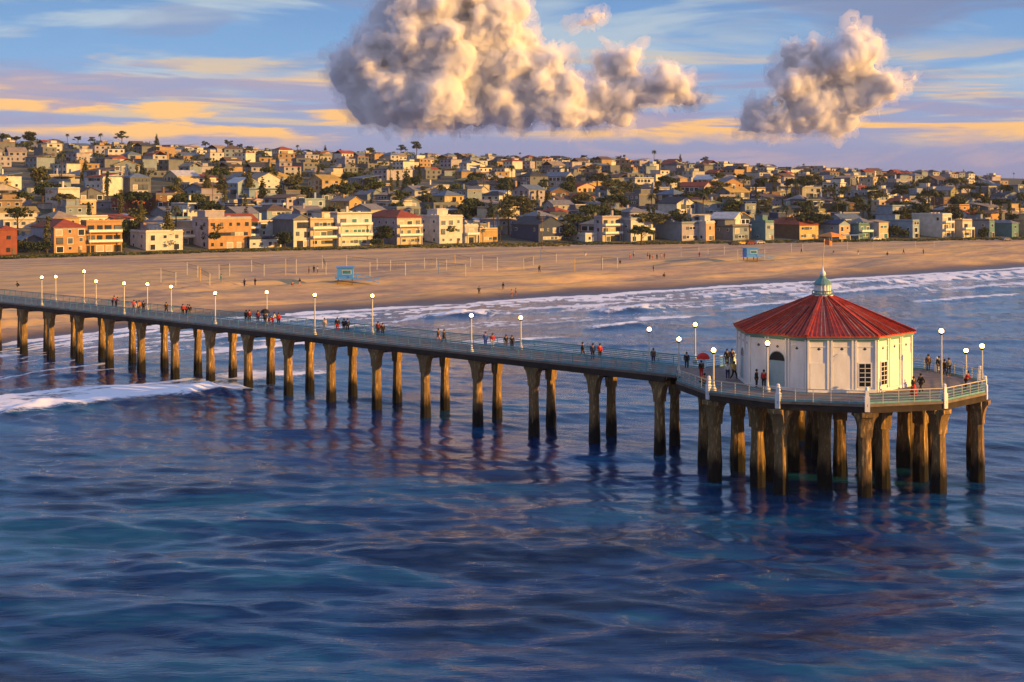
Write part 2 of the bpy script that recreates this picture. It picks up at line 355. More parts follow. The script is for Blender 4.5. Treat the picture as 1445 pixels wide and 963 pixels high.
def sea_foam(X, Y):
    q = -binl(X, Y); tt = along(X, Y); fo = brk(X, Y)[1]
    qq = q+7*(fbm(tt/22, q/40, 3)-.5)
    shore = np.exp(-((qq-1.5)/4.2)**2)*1.0
    lace = sst(.46,.60, fbm(tt/13+2, q/2.1, 5))*sst(72, 8, q)*.82 + sst(.53,.66, fbm(tt/9+8, q/1.5+4, 4))*sst(110, 40, q)*.42*sst(-60,-120,tt) + sst(.52,.66,fbm(tt/16+1,q/2.2+9,4))*sst(95,50,q)*.38
    behind = sst(.36,.56, fbm(tt/8+1, q/2.5+7, 4))*.85*np.exp(-((q-83)/9)**2)*sst(-100,-122,tt)
    return np.clip(np.maximum(np.maximum(fo, shore), np.maximum(lace, behind)), 0, 1.2)
m, t, b = new_mat('sea_water'); g = t.new('ShaderNodeNewGeometry').outputs['Position']
fo = t.new('ShaderNodeAttribute', attribute_name='foam').outputs['Fac']
fn = t.noise(t.vmap(g, (.55,1.4,1)), 1.6, 6, .7)
fm = t.new('ShaderNodeMapRange', interpolation_type='SMOOTHSTEP', i_From_Min=.34, i_From_Max=.74); t.put(fm.inputs[0], t.math('ADD', fo, t.math('MULTIPLY', t.math('SUBTRACT', fn, .5), 1.35)))
patch = t.noise(t.vmap(g, (.035,.075,1), (0,0,R(-12))), 1.0, 5, .6, .5)
wcol = t.ramp(patch, [(.36,(.001,.011,.048)), (.50,(.002,.030,.112)), (.60,(.008,.080,.165)), (.71,(.002,.032,.11))])
t.put(b.inputs['Base Color'], t.mix(fm.outputs[0], wcol, (.86,.86,.88,1)))
t.put(b.inputs['Roughness'], t.math('ADD', .05, t.math('MULTIPLY', fm.outputs[0], .6))); b.inputs['IOR'].default_value = 1.42
n1 = t.noise(t.vmap(g, (.17,1.1,1), (0,0,R(-2))), 1.7, 5, .58, .2); n2 = t.noise(t.vmap(g, (.6,2.2,1), (0,0,R(3))), 2.4, 3, .6)
bn = t.new('ShaderNodeBump', i_Strength=.62, i_Distance=.075); t.put(bn.inputs['Height'], t.math('ADD', n1, t.math('MULTIPLY', n2, .45)))
t.l.new(bn.outputs[0], b.inputs['Normal'])
xs = graded(-1800, -105, 105, 1800, .42, 1.035, 60); ys = graded(-400, 66, 185, 900, .36, 1.018, 60)
sea = grid_mesh('sea', xs, ys, sea_z, m, keep=lambda x, y: binl(x, y) < 9, attr={'foam': sea_foam}, disp=sea_d)
tag(sea, kind='structure')

# thin sea air over the whole place: far slopes fade a little to lavender
hb = MB(); hb.box((0,1450,41), (4200,4100,102)); m, t, b = new_mat('haze'); m.node_tree.nodes.remove(b)
pv = t.new('ShaderNodeVolumePrincipled'); pv.inputs['Density'].default_value = .00004; pv.inputs['Color'].default_value = (.80,.82,.95,1)
t.l.new(pv.outputs[0], m.node_tree.nodes['Material Output'].inputs['Volume']); tag(hb.build('haze', m), kind='stuff')
# ---------------------------------------------------------------- pier
DZ = 8.0                                     # deck height above the sea
PC = Vector((29.8,133.2,0)); PR = 14.4       # round end of the pier
PN = Vector((14.1,139.0,0)); PD = Vector((-.736,.677,0)).normalized(); PW = Vector((.677,.736,0)).normalized(); WID = 6.4; SEND = 330
PO = Vector((PC.x, PC.y, 0))
pier = empty('pier', PO, 0, 'long concrete pier on stout pillars with teal railings, ending in a round platform', 'pier')
loc = lambda p: Vector(p)-PO
def on_pier(s, v, z=DZ): p = PN+PD*s+PW*v; return Vector((p.x, p.y, z))
corner = [PC+th(30*k)*PR for k in range(12)]
Mp = Matrix(((PD.x,PW.x,0,PN.x-PO.x),(PD.y,PW.y,0,PN.y-PO.y),(0,0,1,0),(0,0,0,1)))   # along pier, across pier, up -> pier space
mb = MB(); mb.box(((SEND-2.4)/2-.3, WID/2, DZ-.12), (SEND+2.0, WID, .22), Mp)
mb.build('walkway_deck', M['deck'], pier)
mb = MB(); mb.prism([tuple(loc(c)[:2]) for c in corner], DZ-.22, DZ+.006)
mb.build('platform_deck', M['deck'], pier)
mb = MB()
for v in (.12, WID-.12): mb.box(((SEND-1)/2, v, DZ-.52), (SEND+1.2, .30, .58), Mp)
for v in (2.2, 3.8, 5.4): mb.box(((SEND-1)/2, v, DZ-.55), (SEND-2, .35, .62), Mp)
for k in range(12):
    a, b_ = loc(corner[k]*.985+PC*.015), loc(corner[(k+1)%12]*.985+PC*.015); a.z = b_.z = DZ-.50; mb.bar(a, b_, .30, .52)
for k in range(-2, 3):
    y = k*5.2; L = math.sqrt(13.2**2-y*y); mb.box((0, y, DZ-.53), (2*L, .4, .6))
mb.build('edge_beam', M['fascia'], pier)
# pillars
def pillar_mesh(w, top, flare, bot=-4.0, four=False, tilt=0):
    mb = MB(); r = random.Random(int(w*100)+int(top*10)); n = 10
    prof = [(w*.60,bot),(w*.58,.5),(w*.56,1.6),(w*.50,3.2),(w*.47,top-2.3),(w*.50,top-1.9)]
    vs = []; fs = []
    for k, (rr, z) in enumerate(prof):
        for i in range(n):
            a = 2*math.pi*(i+.5)/n; c_, s_ = math.cos(a), math.sin(a); q = 1/max(abs(c_),abs(s_))**.55
            j = 1+r.uniform(-.05,.05)*(1.6 if z < 2 else 1); vs.append((rr*q*c_*j, rr*q*s_*j, z))
    for k in range(len(prof)-1):
        for i in range(n): fs.append((k*n+i, k*n+(i+1)%n, (k+1)*n+(i+1)%n, (k+1)*n+i))
    mb.add(vs, fs)
    def haunch(Mx, ww):
        p = [(-w*.49, top-2.1)]; N = 8
        left = [(-(w*.49+flare*(1-math.cos(math.pi/2*i/N))), top-2.1+1.75*math.sin(math.pi/2*i/N)) for i in range(N+1)]
        left += [(left[-1][0], top)]
        p = left+[(-x, z) for x, z in reversed(left)]
        mb.prism(p, -ww/2, ww/2, Mx @ Matrix(((1,0,0,0),(0,0,-1,0),(0,1,0,0),(0,0,0,1))))
    haunch(Matrix.Identity(4), w*.92)
    if four: haunch(Matrix.Rotation(R(90),4,'Z'), w*.90)
    return mb.mesh('pillar', M['pillar'])
pm = pillar_mesh(.96, DZ-.74, .55); pm2 = pillar_mesh(.92, DZ-.74, .35); pm3 = pillar_mesh(1.06, DZ-.74, .5, four=True); pm4 = pillar_mesh(1.12, DZ-.80, .35, four=True)
ang = math.atan2(PD.y, PD.x)
NB = 28
for k in range(NB):
    s = k*8.3
    jj = rnd.uniform(-.15,.15)
    link('pillar', pm, pier, loc(on_pier(s, .62, 0)), ang)
    o = link('pillar', pm2, pier, loc(on_pier(s+1.9+jj, WID-.75, 0)), ang)
    cb = MB(); cb.box((s, WID/2, DZ-1.05), (.75, WID-.6, .5), Mp); cb.build('cross_beam', M['fascia'], pier)
for k in range(12):
    if k in (8, 9): continue
    p = PC+th(30*k)*(PR-.85); link('pillar', pm3, pier, loc((p.x,p.y,0)), R(30*k))
for i, (rr, a) in enumerate([(9.3,-75),(9.3,-45),(9.0,-15),(9.3,17),(9.2,48),(9.3,80),(9.1,112),(9.3,143),(9.3,178),(9.3,212),(4.6,-60),(4.4,0),(4.6,62),(4.4,120),(4.6,180),(11.6,-97),(11.5,-45),(7.0,90)]):
    p = PC+th(a)*rr; link('pillar', pm4, pier, loc((p.x,p.y,0)), R(a))
# railings
def rail(mb, a, b, rails, posts, step, z0, m_r=0, m_p=0):
    a = Vector(a); b = Vector(b); L = (b-a).length; n = max(1, round(L/step))
    for z, w in rails: mb.bar(a+Vector((0,0,z0+z)), b+Vector((0,0,z0+z)), .05, w, m_r if z < 1.0 else m_p)
    for i in range(n+1):
        p = a.lerp(b, i/n); mb.bar(p+Vector((0,0,z0-.1)), p+Vector((0,0,z0+1.13)), posts, posts, m_p)
RL = [(.10,.12),(.32,.07),(.52,.07),(.72,.07),(.92,.07),(1.10,.12)]
mb = MB(); rail(mb, loc(on_pier(-2.6,.06,0)), loc(on_pier(SEND,.06,0)), RL, .075, 1.9, DZ, 0, 1); mb.build('walkway_railing', [M['teal'], M['teal']], pier)
mb = MB(); rail(mb, loc(on_pier(-1.3,WID-.06,0)), loc(on_pier(SEND,WID-.06,0)), RL, .075, 1.9, DZ, 0, 1); mb.build('walkway_railing', [M['teal'], M['teal']], pier)
mb = MB()
RP = [(.10,.16),(.32,.05),(.55,.05),(.80,.05),(1.08,.07)]
kk = [c_*.992+PC*.008 for c_ in corner]
gate_a = on_pier(-2.75,.06,0); gate_b = on_pier(-1.45,WID-.06,0)
segs = [(gate_a, kk[9])]+[(kk[(9+i)%12], kk[(10+i)%12]) for i in range(0, 10)]+[(kk[7], gate_b)]
for a, b_ in segs: rail(mb, loc((a.x,a.y,0)), loc((b_.x,b_.y,0)), RP, .06, 1.5, DZ, 0, 1)
mb.build('platform_railing', [M['teal'], M['creamrail']], pier)
np_ = MB(); np_.box((0,0,.35), (.42,.42,1.3)); np_.box((0,0,1.05), (.30,.30,.9)); np_.lathe([(.2,1.5),(.14,1.58),(.17,1.68),(.10,1.8)], 8)
npm = np_.mesh('newel_post', M['white'])
for k in (10, 11, 0, 1, 2, 3, 4, 5, 6, 7): p = corner[k]*.985+PC*.015; link('newel_post', npm, pier, loc((p.x,p.y,DZ-.35)), R(30*k))

# ---------------------------------------------------------------- roundhouse
RC = Vector((29.2,133.2,DZ+.006)); RR = 8.1; WH = 5.0; T0 = -22.0
rh = empty('roundhouse', RC, 0, 'white eight-sided pavilion with a red metal roof at the end of the pier', 'pavilion')
oc = lambda r, z: [tuple((th(T0+45*k)*r).to_tuple()[:2])+(z,) for k in range(8)]
mb = MB(); mb.prism([p[:2] for p in oc(RR,0)], 0, WH); 
def face(k, off=0.0):      # matrix: x along the wall (right seen from outside), y up, z outwards
    tm = T0+45*k+22.5; n = th(tm); tg = Vector((math.cos(R(tm)), math.sin(R(tm)), 0)); ap = RR*math.cos(R(22.5))
    o = n*(ap+off); return Matrix(((tg.x,0,n.x,o.x),(tg.y,0,n.y,o.y),(0,1,0,o.z),(0,0,0,1)))
FW = 2*RR*math.sin(R(22.5))
bays = [-FW/2+.1, -FW/6-.05, FW/6+.05, FW/2-.1]
def arch(w, h, n=10): return [(-w/2,0),(w/2,0)]+[(w/2*math.cos(math.pi*i/n), h-w/2+w/2*math.sin(math.pi*i/n)) for i in range(n+1)]
for k in range(8):
    Mf = face(k)
    for x in bays:
        for dx in (-.16, .16) if abs(x) < 2 else (0,): mb.box((x+dx, WH/2-.1, .05), (.17, WH-.25, .13), Mf)
    mb.box((0,.14,.06), (FW-.06,.28,.14), Mf); mb.box((0,WH-.95,.03),(FW-.05,.07,.07),Mf)
    for i in range(3):
        x = (bays[i]+bays[i+1])/2
        if (k, i) not in ((7,1),(0,2),(1,0)): mb.box((x,1.45,.025),(1.55,2.3,.055),Mf)
mb.build('wall', M['white'], rh)
mb = MB()
for k in range(8):
    Mf = face(k); mb.box((0,WH-.20,.10),(FW+.10,.26,.24),Mf); mb.box((0,WH-.42,.05),(FW+.05,.12,.12),Mf)
mb.build('cornice', M['verdigris'], rh)
mb = MB()
for dx, dy in ((0,.09),(0,-.06),(.09,0),(-.09,0)): mb.lathe([(.065,-.02),(.065,.012+.002*(dx>0)+.001*(dy>0))], 8, Matrix.Translation((dx,dy,0)))
vm = mb.mesh('vent', M['dark'])
for k in range(8):
    for i in range(3):
        o = link('vent', vm, rh); o.matrix_local = face(k) @ Matrix.Translation(((bays[i]+bays[i+1])/2, WH-1.15, 0))
# roof with standing seams that run up to the lantern
TOPR, TOPZ, EZ, ER = .80, 3.1, WH-.02, RR+.40
mb = MB()
e0 = oc(ER, EZ-.10); e1 = oc(ER, EZ+.02); tp = oc(TOPR, EZ+TOPZ)
mb.add(e0+e1+tp, [(i,(i+1)%8,8+(i+1)%8,8+i) for i in range(8)]+[(8+i,8+(i+1)%8,16+(i+1)%8,16+i) for i in range(8)]+[tuple(range(7,-1,-1)), tuple(range(16,24))])
for k in range(8):
    a, b_ = Vector(e1[k]), Vector(e1[(k+1)%8]); c_, d_ = Vector(tp[k]), Vector(tp[(k+1)%8])
    nrm = (b_-a).cross(c_-a).normalized()
    for i in range(1, 15):
        u = i/15; p = a.lerp(b_, u)+nrm*.03; q = c_.lerp(d_, u)+nrm*.03
        mb.bar(p, p.lerp(q, .97 if i % 2 else .72), .075, .12, rnd.choice([0,0,0,0,1,2]))
roof = mb.build('roof', [M['red_roof'], M['rust'], M['seam_dark']], rh)
mb = MB()
for k in range(8): mb.bar(Vector(e1[k])+Vector((0,0,.07)), Vector(tp[k])+Vector((0,0,.07)), .26, .14)
mb.build('ridge_cap', M['red_roof'], roof)
# lantern, cap, ball, flagpole, flag
zt = EZ+TOPZ
mb = MB(); mb.lathe([(1.02,zt-.12),(1.02,zt+.06),(.76,zt+.1),(.73,zt+.95),(.82,zt+1.0)], 16)
for i in range(16): a = 2*math.pi*i/16; mb.bar((.75*math.cos(a),.75*math.sin(a),zt+.1),(.75*math.cos(a),.75*math.sin(a),zt+.95),.06)
cup = mb.build('cupola', M['white'], rh)
mb = MB(); mb.lathe([(1.015,zt+.065),(1.03,zt+.12),(1.015,zt+.16)], 16)
for i in range(12): a = 2*math.pi*i/12; mb.bar((.99*math.cos(a),.99*math.sin(a),zt),(.99*math.cos(a),.99*math.sin(a),zt+.42),.05)
mb.lathe([(.97,zt+.40),(1.01,zt+.42),(.97,zt+.45)], 16)
mb.build('gallery_rail', M['verdigris'], cup)
mb = MB(); mb.lathe([(.88,zt+1.0),(.86,zt+1.1),(.60,zt+1.42),(.34,zt+1.6),(.26,zt+1.8)], 16); mb.build('cupola_roof', M['verdigris'], cup)
mb = MB(); mb.lathe([(.22,zt+1.8),(.30,zt+1.95),(.26,zt+2.15),(.10,zt+2.35),(.06,zt+2.7)], 12); mb.build('finial', M['white'], cup, smooth=True)
mb = MB(); mb.bar((0,0,zt+2.6),(0.15,0,zt+5.3),.07,n=8); fp = mb.build('flagpole', M['metal'], rh)
mb = MB(); nx = 8; vs = []
for zz in (0, .62):
    for i in range(nx+1): vs.append((.14+.75*i/nx, .10*math.sin(i*.9)+.02, zt+4.75+zz*.75-.16*(i/nx)**2))
mb.add(vs, [(i,i+1,nx+2+i,nx+1+i) for i in range(nx)]); fl = mb.build('flag', paint('orange_flag_cloth', (.72,.22,.07)), fp)
sm = fl.modifiers.new('cloth', 'SOLIDIFY'); sm.thickness = .02
# door and windows
def arched(k, i, w, h, base, m_in, m_fan=None, name='door'):
    x = (bays[i]+bays[i+1])/2; Mf = face(k) @ Matrix.Translation((x,base,0))
    mb = MB(); p = arch(w+.28, h+.14); mb.prism(p, .0, .06, Mf); f = mb.build(name, M['white'], rh)
    mb = MB(); p = arch(w, h); mb.prism(p, .0, .075, Mf); mb.build('door_leaf' if name == 'door' else 'panel', m_in, f)
    if m_fan:
        mb = MB(); n = 10; mb.prism([(w*.46*math.cos(math.pi*j/n), h-w/2+w*.46*math.sin(math.pi*j/n)) for j in range(n+1)], .0, .09, Mf); mb.build('fanlight', m_fan, f)
arched(7, 1, 1.75, 3.45, .03, M['bluedoor'], M['dark'])
arched(6, 1, 1.6, 3.2, .03, M['bluedoor'], M['dark'])
arched(0, 1, 1.7, 3.3, .03, M['white'], None, 'blind_arch')
arched(1, 2, 1.6, 3.3, .03, M['white'], M['white'], 'blind_arch')
def sash(k, i, w, h, base, dx=0):
    x = (bays[i]+bays[i+1])/2+dx; Mf = face(k) @ Matrix.Translation((x,base,0))
    mb = MB(); mb.box((0,h/2,.03),(w+.22,h+.22,.08),Mf); f = mb.build('window', M['white'], rh)
    mb = MB(); mb.box((0,h/2,.05),(w,h,.07),Mf); mb.build('pane', M['dark'], f)
    mb = MB()
    mb.box((0,h/2,.085),(.05,h,.03),Mf)
    for j in range(1, 5): mb.box((0,h*j/5,.085),(w,.05,.03),Mf)
    mb.build('glazing_bar', M['white'], f)
sash(0, 2, 1.0, 2.0, .55); sash(1, 0, .95, 2.0, .62, .1); sash(2, 1, 1.0, 2.0, .55); sash(5, 1, 1.0, 2.0, .55)

# ---------------------------------------------------------------- lamps on the pier
def lamp_meshes():
    mb = MB(); mb.lathe([(.26,0),(.26,.3),(.17,.42),(.13,.6),(.085,1.0),(.07,1),(.06,1.0)], 10); base = mb.mesh('lamp_base', M['lampwhite'], True)
    mb = MB(); mb.lathe([(.085,.95/5),(.075,1)], 10); 
    mb2 = MB(); mb2.lathe([(.09,0),(.062,1)], 10); pole = mb2.mesh('lamp_pole', M['lampwhite'], True)
    mb = MB(); mb.lathe([(.07,-.18),(.16,-.12),(.19,-.02),(.13,.02)], 12); col = mb.mesh('lamp_collar', M['fascia'], True)
    mb = MB(); n = 9; mb.lathe([(max(.02,.19*math.sin(math.pi*i/n)), .19-.19*math.cos(math.pi*i/n)) for i in range(n+1)], 14); gl = mb.mesh('lamp_globe', M['globe'], True)
    return base, pole, col, gl
LM = lamp_meshes()
def lamp(p, h, label, group, two=False):
    r = empty('street_lamp', p, 0, label, 'street lamp', group)
    link('lamp_base', LM[0], r); link('lamp_pole', LM[1], r, (0,0,.4), 0, (1,1,h-1.0))
    link('lamp_collar', LM[2], r, (0,0,h-.55)); link('lamp_globe', LM[3], r, (0,0,h-.57)); return r
def s_at(px, v):
    u = (px-CX)/F; a = PN+PW*v; return (a.x-a.y*u)/(-PD.x+PD.y*u)
GW = 'globe lamps along the pier walkway'
NEAR = [(916,4.6,'tall globe lamp on the seaward railing, last one before the round platform'),(665,4.5,'globe lamp on the seaward railing above the group in blue and red'),
 (444,5.4,'tall globe lamp on the seaward railing just left of the seated trio'),(303.5,4.6,'globe lamp on the seaward railing between two crowds in red, pier middle'),
 (175,4.9,'bright globe lamp on the seaward railing beside the people in red and white'),(58.8,4.8,'globe lamp on the seaward railing, leftmost lamp of the whole pier')]
FARL = [(735,4.0,'globe lamp on the landward railing right of the pair in black'),(525.5,5.2,'globe lamp with a thick foot on the landward railing beside a dark couple'),
 (376.5,4.6,'globe lamp on the landward railing behind the dark parasol'),(241.5,4.3,'globe lamp on the landward railing just right of the lone dark walker'),
 (208,4.4,'slim globe lamp on the landward railing behind the dark coated walker'),(135.5,4.2,'short globe lamp on the landward railing with a slightly orange glow'),
 (118.6,5.6,'slim dark globe lamp, tallest of those near the shore end'),(78.7,4.4,'small globe lamp on the landward railing, second from the far left')]
for px, h, lb in NEAR: s = s_at(px, .3); lamp(on_pier(s, .32), h, lb, GW)
for px, h, lb in FARL: s = s_at(px, WID-.32); lamp(on_pier(s, WID-.32), h, lb, GW)
GP = 'globe lamps round the platform'
def on_deck(px, py, z=DZ): D = F*(CAMZ-z)/(py-HY); return Vector(((px-CX)*D/F, D, z))
def rim(a, r=PR-.55): p = PC+th(a)*r; return Vector((p.x, p.y, DZ+.006))
for p, h, lb in [(on_deck(958,532),4.0,'globe lamp where the walkway meets the round platform, left of the red parasol'),
 (on_deck(981,513),4.4,'globe lamp at the far left edge of the platform behind the red parasol'),
 (rim(-59),4.1,'globe lamp on the front left corner of the platform'),
 (on_deck(1083,553),4.7,'globe lamp standing before the arched blue door of the pavilion'),
 (rim(30),6.3,'tall globe lamp on the platform corner right of the pavilion window'),
 (rim(96,PR-1.0),3.1,'short globe lamp at the back right of the platform'),
 (rim(62),4.4,'globe lamp on the rightmost corner of the platform')]: lamp(Vector((p.x,p.y,DZ+.006)), h, lb, GP)

# ---------------------------------------------------------------- people
def skin(name, verts, edges, root, sub=1):
    me = bpy.data.meshes.new(name); me.from_pydata([v[0] for v in verts], edges, []); o = bpy.data.objects.new(name, me); COL.objects.link(o)
    o.modifiers.new('s', 'SKIN')
    for i, v in enumerate(verts):
        d = me.skin_vertices[0].data[i]; d.radius = v[1] if isinstance(v[1], tuple) else (v[1], v[1]); d.use_root = (i == root)
    sb = o.modifiers.new('b', 'SUBSURF'); sb.levels = sub
    dg = bpy.context.evaluated_depsgraph_get(); r = bpy.data.meshes.new_from_object(o.evaluated_get(dg)); r.name = name
    bpy.data.objects.remove(o); bpy.data.meshes.remove(me)
    r.polygons.foreach_set('use_smooth', [True]*len(r.polygons)); return r
def pose(kind):
    # joints for one pose, metres, facing -y
    P = dict(pel=(0,0,.95), wai=(0,.0,1.10), che=(0,0,1.32), nec=(0,-.01,1.47), hed=(0,-.03,1.60), top=(0,-.02,1.72))
    for s, q in ((-1,'l'),(1,'r')):
        P['hip'+q] = (.10*s,0,.90); P['kne'+q] = (.11*s,-.02,.49); P['ank'+q] = (.11*s,.02,.09); P['toe'+q] = (.12*s,-.16,.04)
        P['sho'+q] = (.19*s,0,1.40); P['elb'+q] = (.25*s,.03,1.13); P['wri'+q] = (.24*s,-.06,.90); P['han'+q] = (.235*s,-.10,.80)
    if kind == 'walk':
        P['kner'] = (.10,-.20,.52); P['ankr'] = (.10,-.26,.11); P['toer'] = (.11,-.43,.07); P['knel'] = (-.10,.10,.50); P['ankl'] = (-.10,.38,.16); P['toel'] = (-.11,.26,.05)
        P['elbr'] = (.25,.14,1.15); P['wrir'] = (.24,.18,.93); P['hanr'] = (.235,.17,.83); P['elbl'] = (-.25,-.08,1.14); P['wril'] = (-.23,-.24,.98); P['hanl'] = (-.22,-.33,.94)
    if kind == 'lean':
        for k in ('wai','che','nec','hed','top'):
            x, y, z = P[k]; P[k] = (x, y-(z-.95)*.32, z-.04*(z-.95))
        for s, q in ((-1,'l'),(1,'r')):
            P['sho'+q] = (.19*s,-.14,1.37); P['elb'+q] = (.24*s,-.28,1.13); P['wri'+q] = (.12*s,-.48,1.12); P['han'+q] = (.06*s,-.56,1.12)
    if kind == 'hips':
        for s, q in ((-1,'l'),(1,'r')): P['elb'+q] = (.36*s,.06,1.16); P['wri'+q] = (.20*s,-.08,1.02); P['han'+q] = (.14*s,-.13,.97)
        P['kner'] = (.16,-.06,.49); P['ankr'] = (.20,-.02,.09); P['toer'] = (.25,-.19,.04)
    if kind == 'reach':
        P['elbr'] = (.28,-.20,1.45); P['wrir'] = (.20,-.28,1.68); P['hanr'] = (.18,-.29,1.78)
        P['kner'] = (.18,-.14,.50); P['ankr'] = (.26,-.10,.10); P['toer'] = (.30,-.27,.05)
    if kind == 'crouch':
        for k in ('pel','wai','che','nec','hed','top'): x, y, z = P[k]; P[k] = (x, y+.18-(z-.95)*.5, z-.42-.10*(z-.95))
        for s, q in ((-1,'l'),(1,'r')):
            P['hip'+q] = (.10*s,.20,.48); P['kne'+q] = (.16*s,-.22,.50); P['ank'+q] = (.12*s,.02,.09); P['toe'+q] = (.13*s,-.16,.04)
            P['sho'+q] = (.19*s,-.05,.93); P['elb'+q] = (.26*s,-.20,.66); P['wri'+q] = (.14*s,-.40,.55); P['han'+q] = (.10*s,-.48,.50)
    return P
def fig(kind):
    P = pose(kind)
    def chain(names, rad, edges):
        idx = {n: i for i, n in enumerate(names)}
        return [(P[n], rad[n]) for n in names], [(idx[a], idx[b]) for a, b in edges]
    rad = dict(pel=.125,wai=.11,che=.13,nec=.052,hed=(.082,.098),top=.05)
    for q in 'lr': rad.update({'hip'+q:.085,'kne'+q:.058,'ank'+q:.042,'toe'+q:.038,'sho'+q:.06,'elb'+q:.043,'wri'+q:.030,'han'+q:.036})
    names = ['pel','wai','che','nec','hed','top']+[a+q for q in 'lr' for a in ('hip','kne','ank','toe','sho','elb','wri','han')]
    ed = [('pel','wai'),('wai','che'),('che','nec'),('nec','hed'),('hed','top')]+[e for q in 'lr' for e in (('pel','hip'+q),('hip'+q,'kne'+q),('kne'+q,'ank'+q),('ank'+q,'toe'+q),('che','sho'+q),('sho'+q,'elb'+q),('elb'+q,'wri'+q),('wri'+q,'han'+q))]
    v, e = chain(names, rad, ed); body = skin('person', v, e, 0)
    names = ['pel','wai','che']+[a+q for q in 'lr' for a in ('sho','elb','wri')]
    ed = [('pel','wai'),('wai','che')]+[x for q in 'lr' for x in (('che','sho'+q),('sho'+q,'elb'+q),('elb'+q,'wri'+q))]
    rj = dict(pel=.165,wai=.155,che=.165); [rj.update({'sho'+q:.09,'elb'+q:.065,'wri'+q:.05}) for q in 'lr']
    v, e = chain(names, rj, ed); jac = skin('jacket', v, e, 1)
    names = ['pel']+[a+q for q in 'lr' for a in ('hip','kne','ank')]; ed = [x for q in 'lr' for x in (('pel','hip'+q),('hip'+q,'kne'+q),('kne'+q,'ank'+q))]
    rj = dict(pel=.145); [rj.update({'hip'+q:.11,'kne'+q:.080,'ank'+q:.062}) for q in 'lr']
    v, e = chain(names, rj, ed); tro = skin('trousers', v, e, 0)
    names = ['pel']+[a+q for q in 'lr' for a in ('hip','kne')]; ed = [x for q in 'lr' for x in (('pel','hip'+q),('hip'+q,'kne'+q))]
    P2 = dict(P); 
    for q in 'lr': P2['kne'+q] = tuple(Vector(P['hip'+q]).lerp(Vector(P['kne'+q]), .75))
    P = P2; v, e = chain(names, rj, ed); sho = skin('shorts', v, e, 0)
    h = MB(); hd = Vector(P['hed']); h.lathe([(.088,-.06),(.108,.0),(.107,.06),(.08,.115),(.03,.14)], 10, Matrix.Translation(hd+Vector((0,.022,.01)))); hair = h.mesh('hair', paint('dark_hair', (.02,.014,.01)), True)
    return dict(body=body, jacket=jac, trousers=tro, shorts=sho, hair=hair)
FIG = {k: fig(k) for k in ('stand','walk','lean','hips','reach','crouch')}
sk = MB(); sk.lathe([(.36,.12),(.33,.3),(.24,.7),(.15,1.02),(.13,1.08)], 14); SKIRT = sk.mesh('skirt', M['white'], True)
CLOTH = {'red':(.50,.02,.015),'black':(.014,.014,.017),'navy':(.02,.03,.09),'white':(.65,.63,.60),'blue':(.03,.08,.40),'cream':(.6,.48,.30),'orange':(.55,.16,.03),'maroon':(.20,.02,.03),'yellow':(.55,.36,.05),'grey':(.16,.16,.17),'pink':(.55,.25,.22),'brown':(.10,.06,.035),'teal':(.05,.22,.25)}
SKIN = paint('skin', (.42,.24,.15))
def oset(o, m):
    o.data.materials.clear() if False else None
    if not o.data.materials: o.data.materials.append(m)
    o.material_slots[0].link = 'OBJECT'; o.material_slots[0].material = m
def person(p, kind, top, leg, rz, label, group, scale=1.0, beach=False, skirt=False):
    f = FIG[kind]; b_ = link('person', f['body'], None, p, rz, (scale,)*3); oset(b_, SKIN); tag(b_, label, 'person', group)
    if top != 'skin': oset(link('jacket', f['jacket'], b_), paint(top+'_cloth', CLOTH[top]))
    if skirt: oset(link('skirt', SKIRT, b_), paint(leg+'_cloth', CLOTH[leg]))
    else: oset(link('shorts' if beach else 'trousers', f['shorts' if beach else 'trousers'], b_), paint(leg+'_cloth', CLOTH[leg]))
    link('hair', f['hair'], b_); return b_
GPP = 'people strolling on the pier'
def walker(px, v, kind, top, leg, deg, label): s = s_at(px, v); person(on_pier(s, v, DZ-.01), kind, top, leg, R(deg), label, GPP, rnd.uniform(.97,1.06))
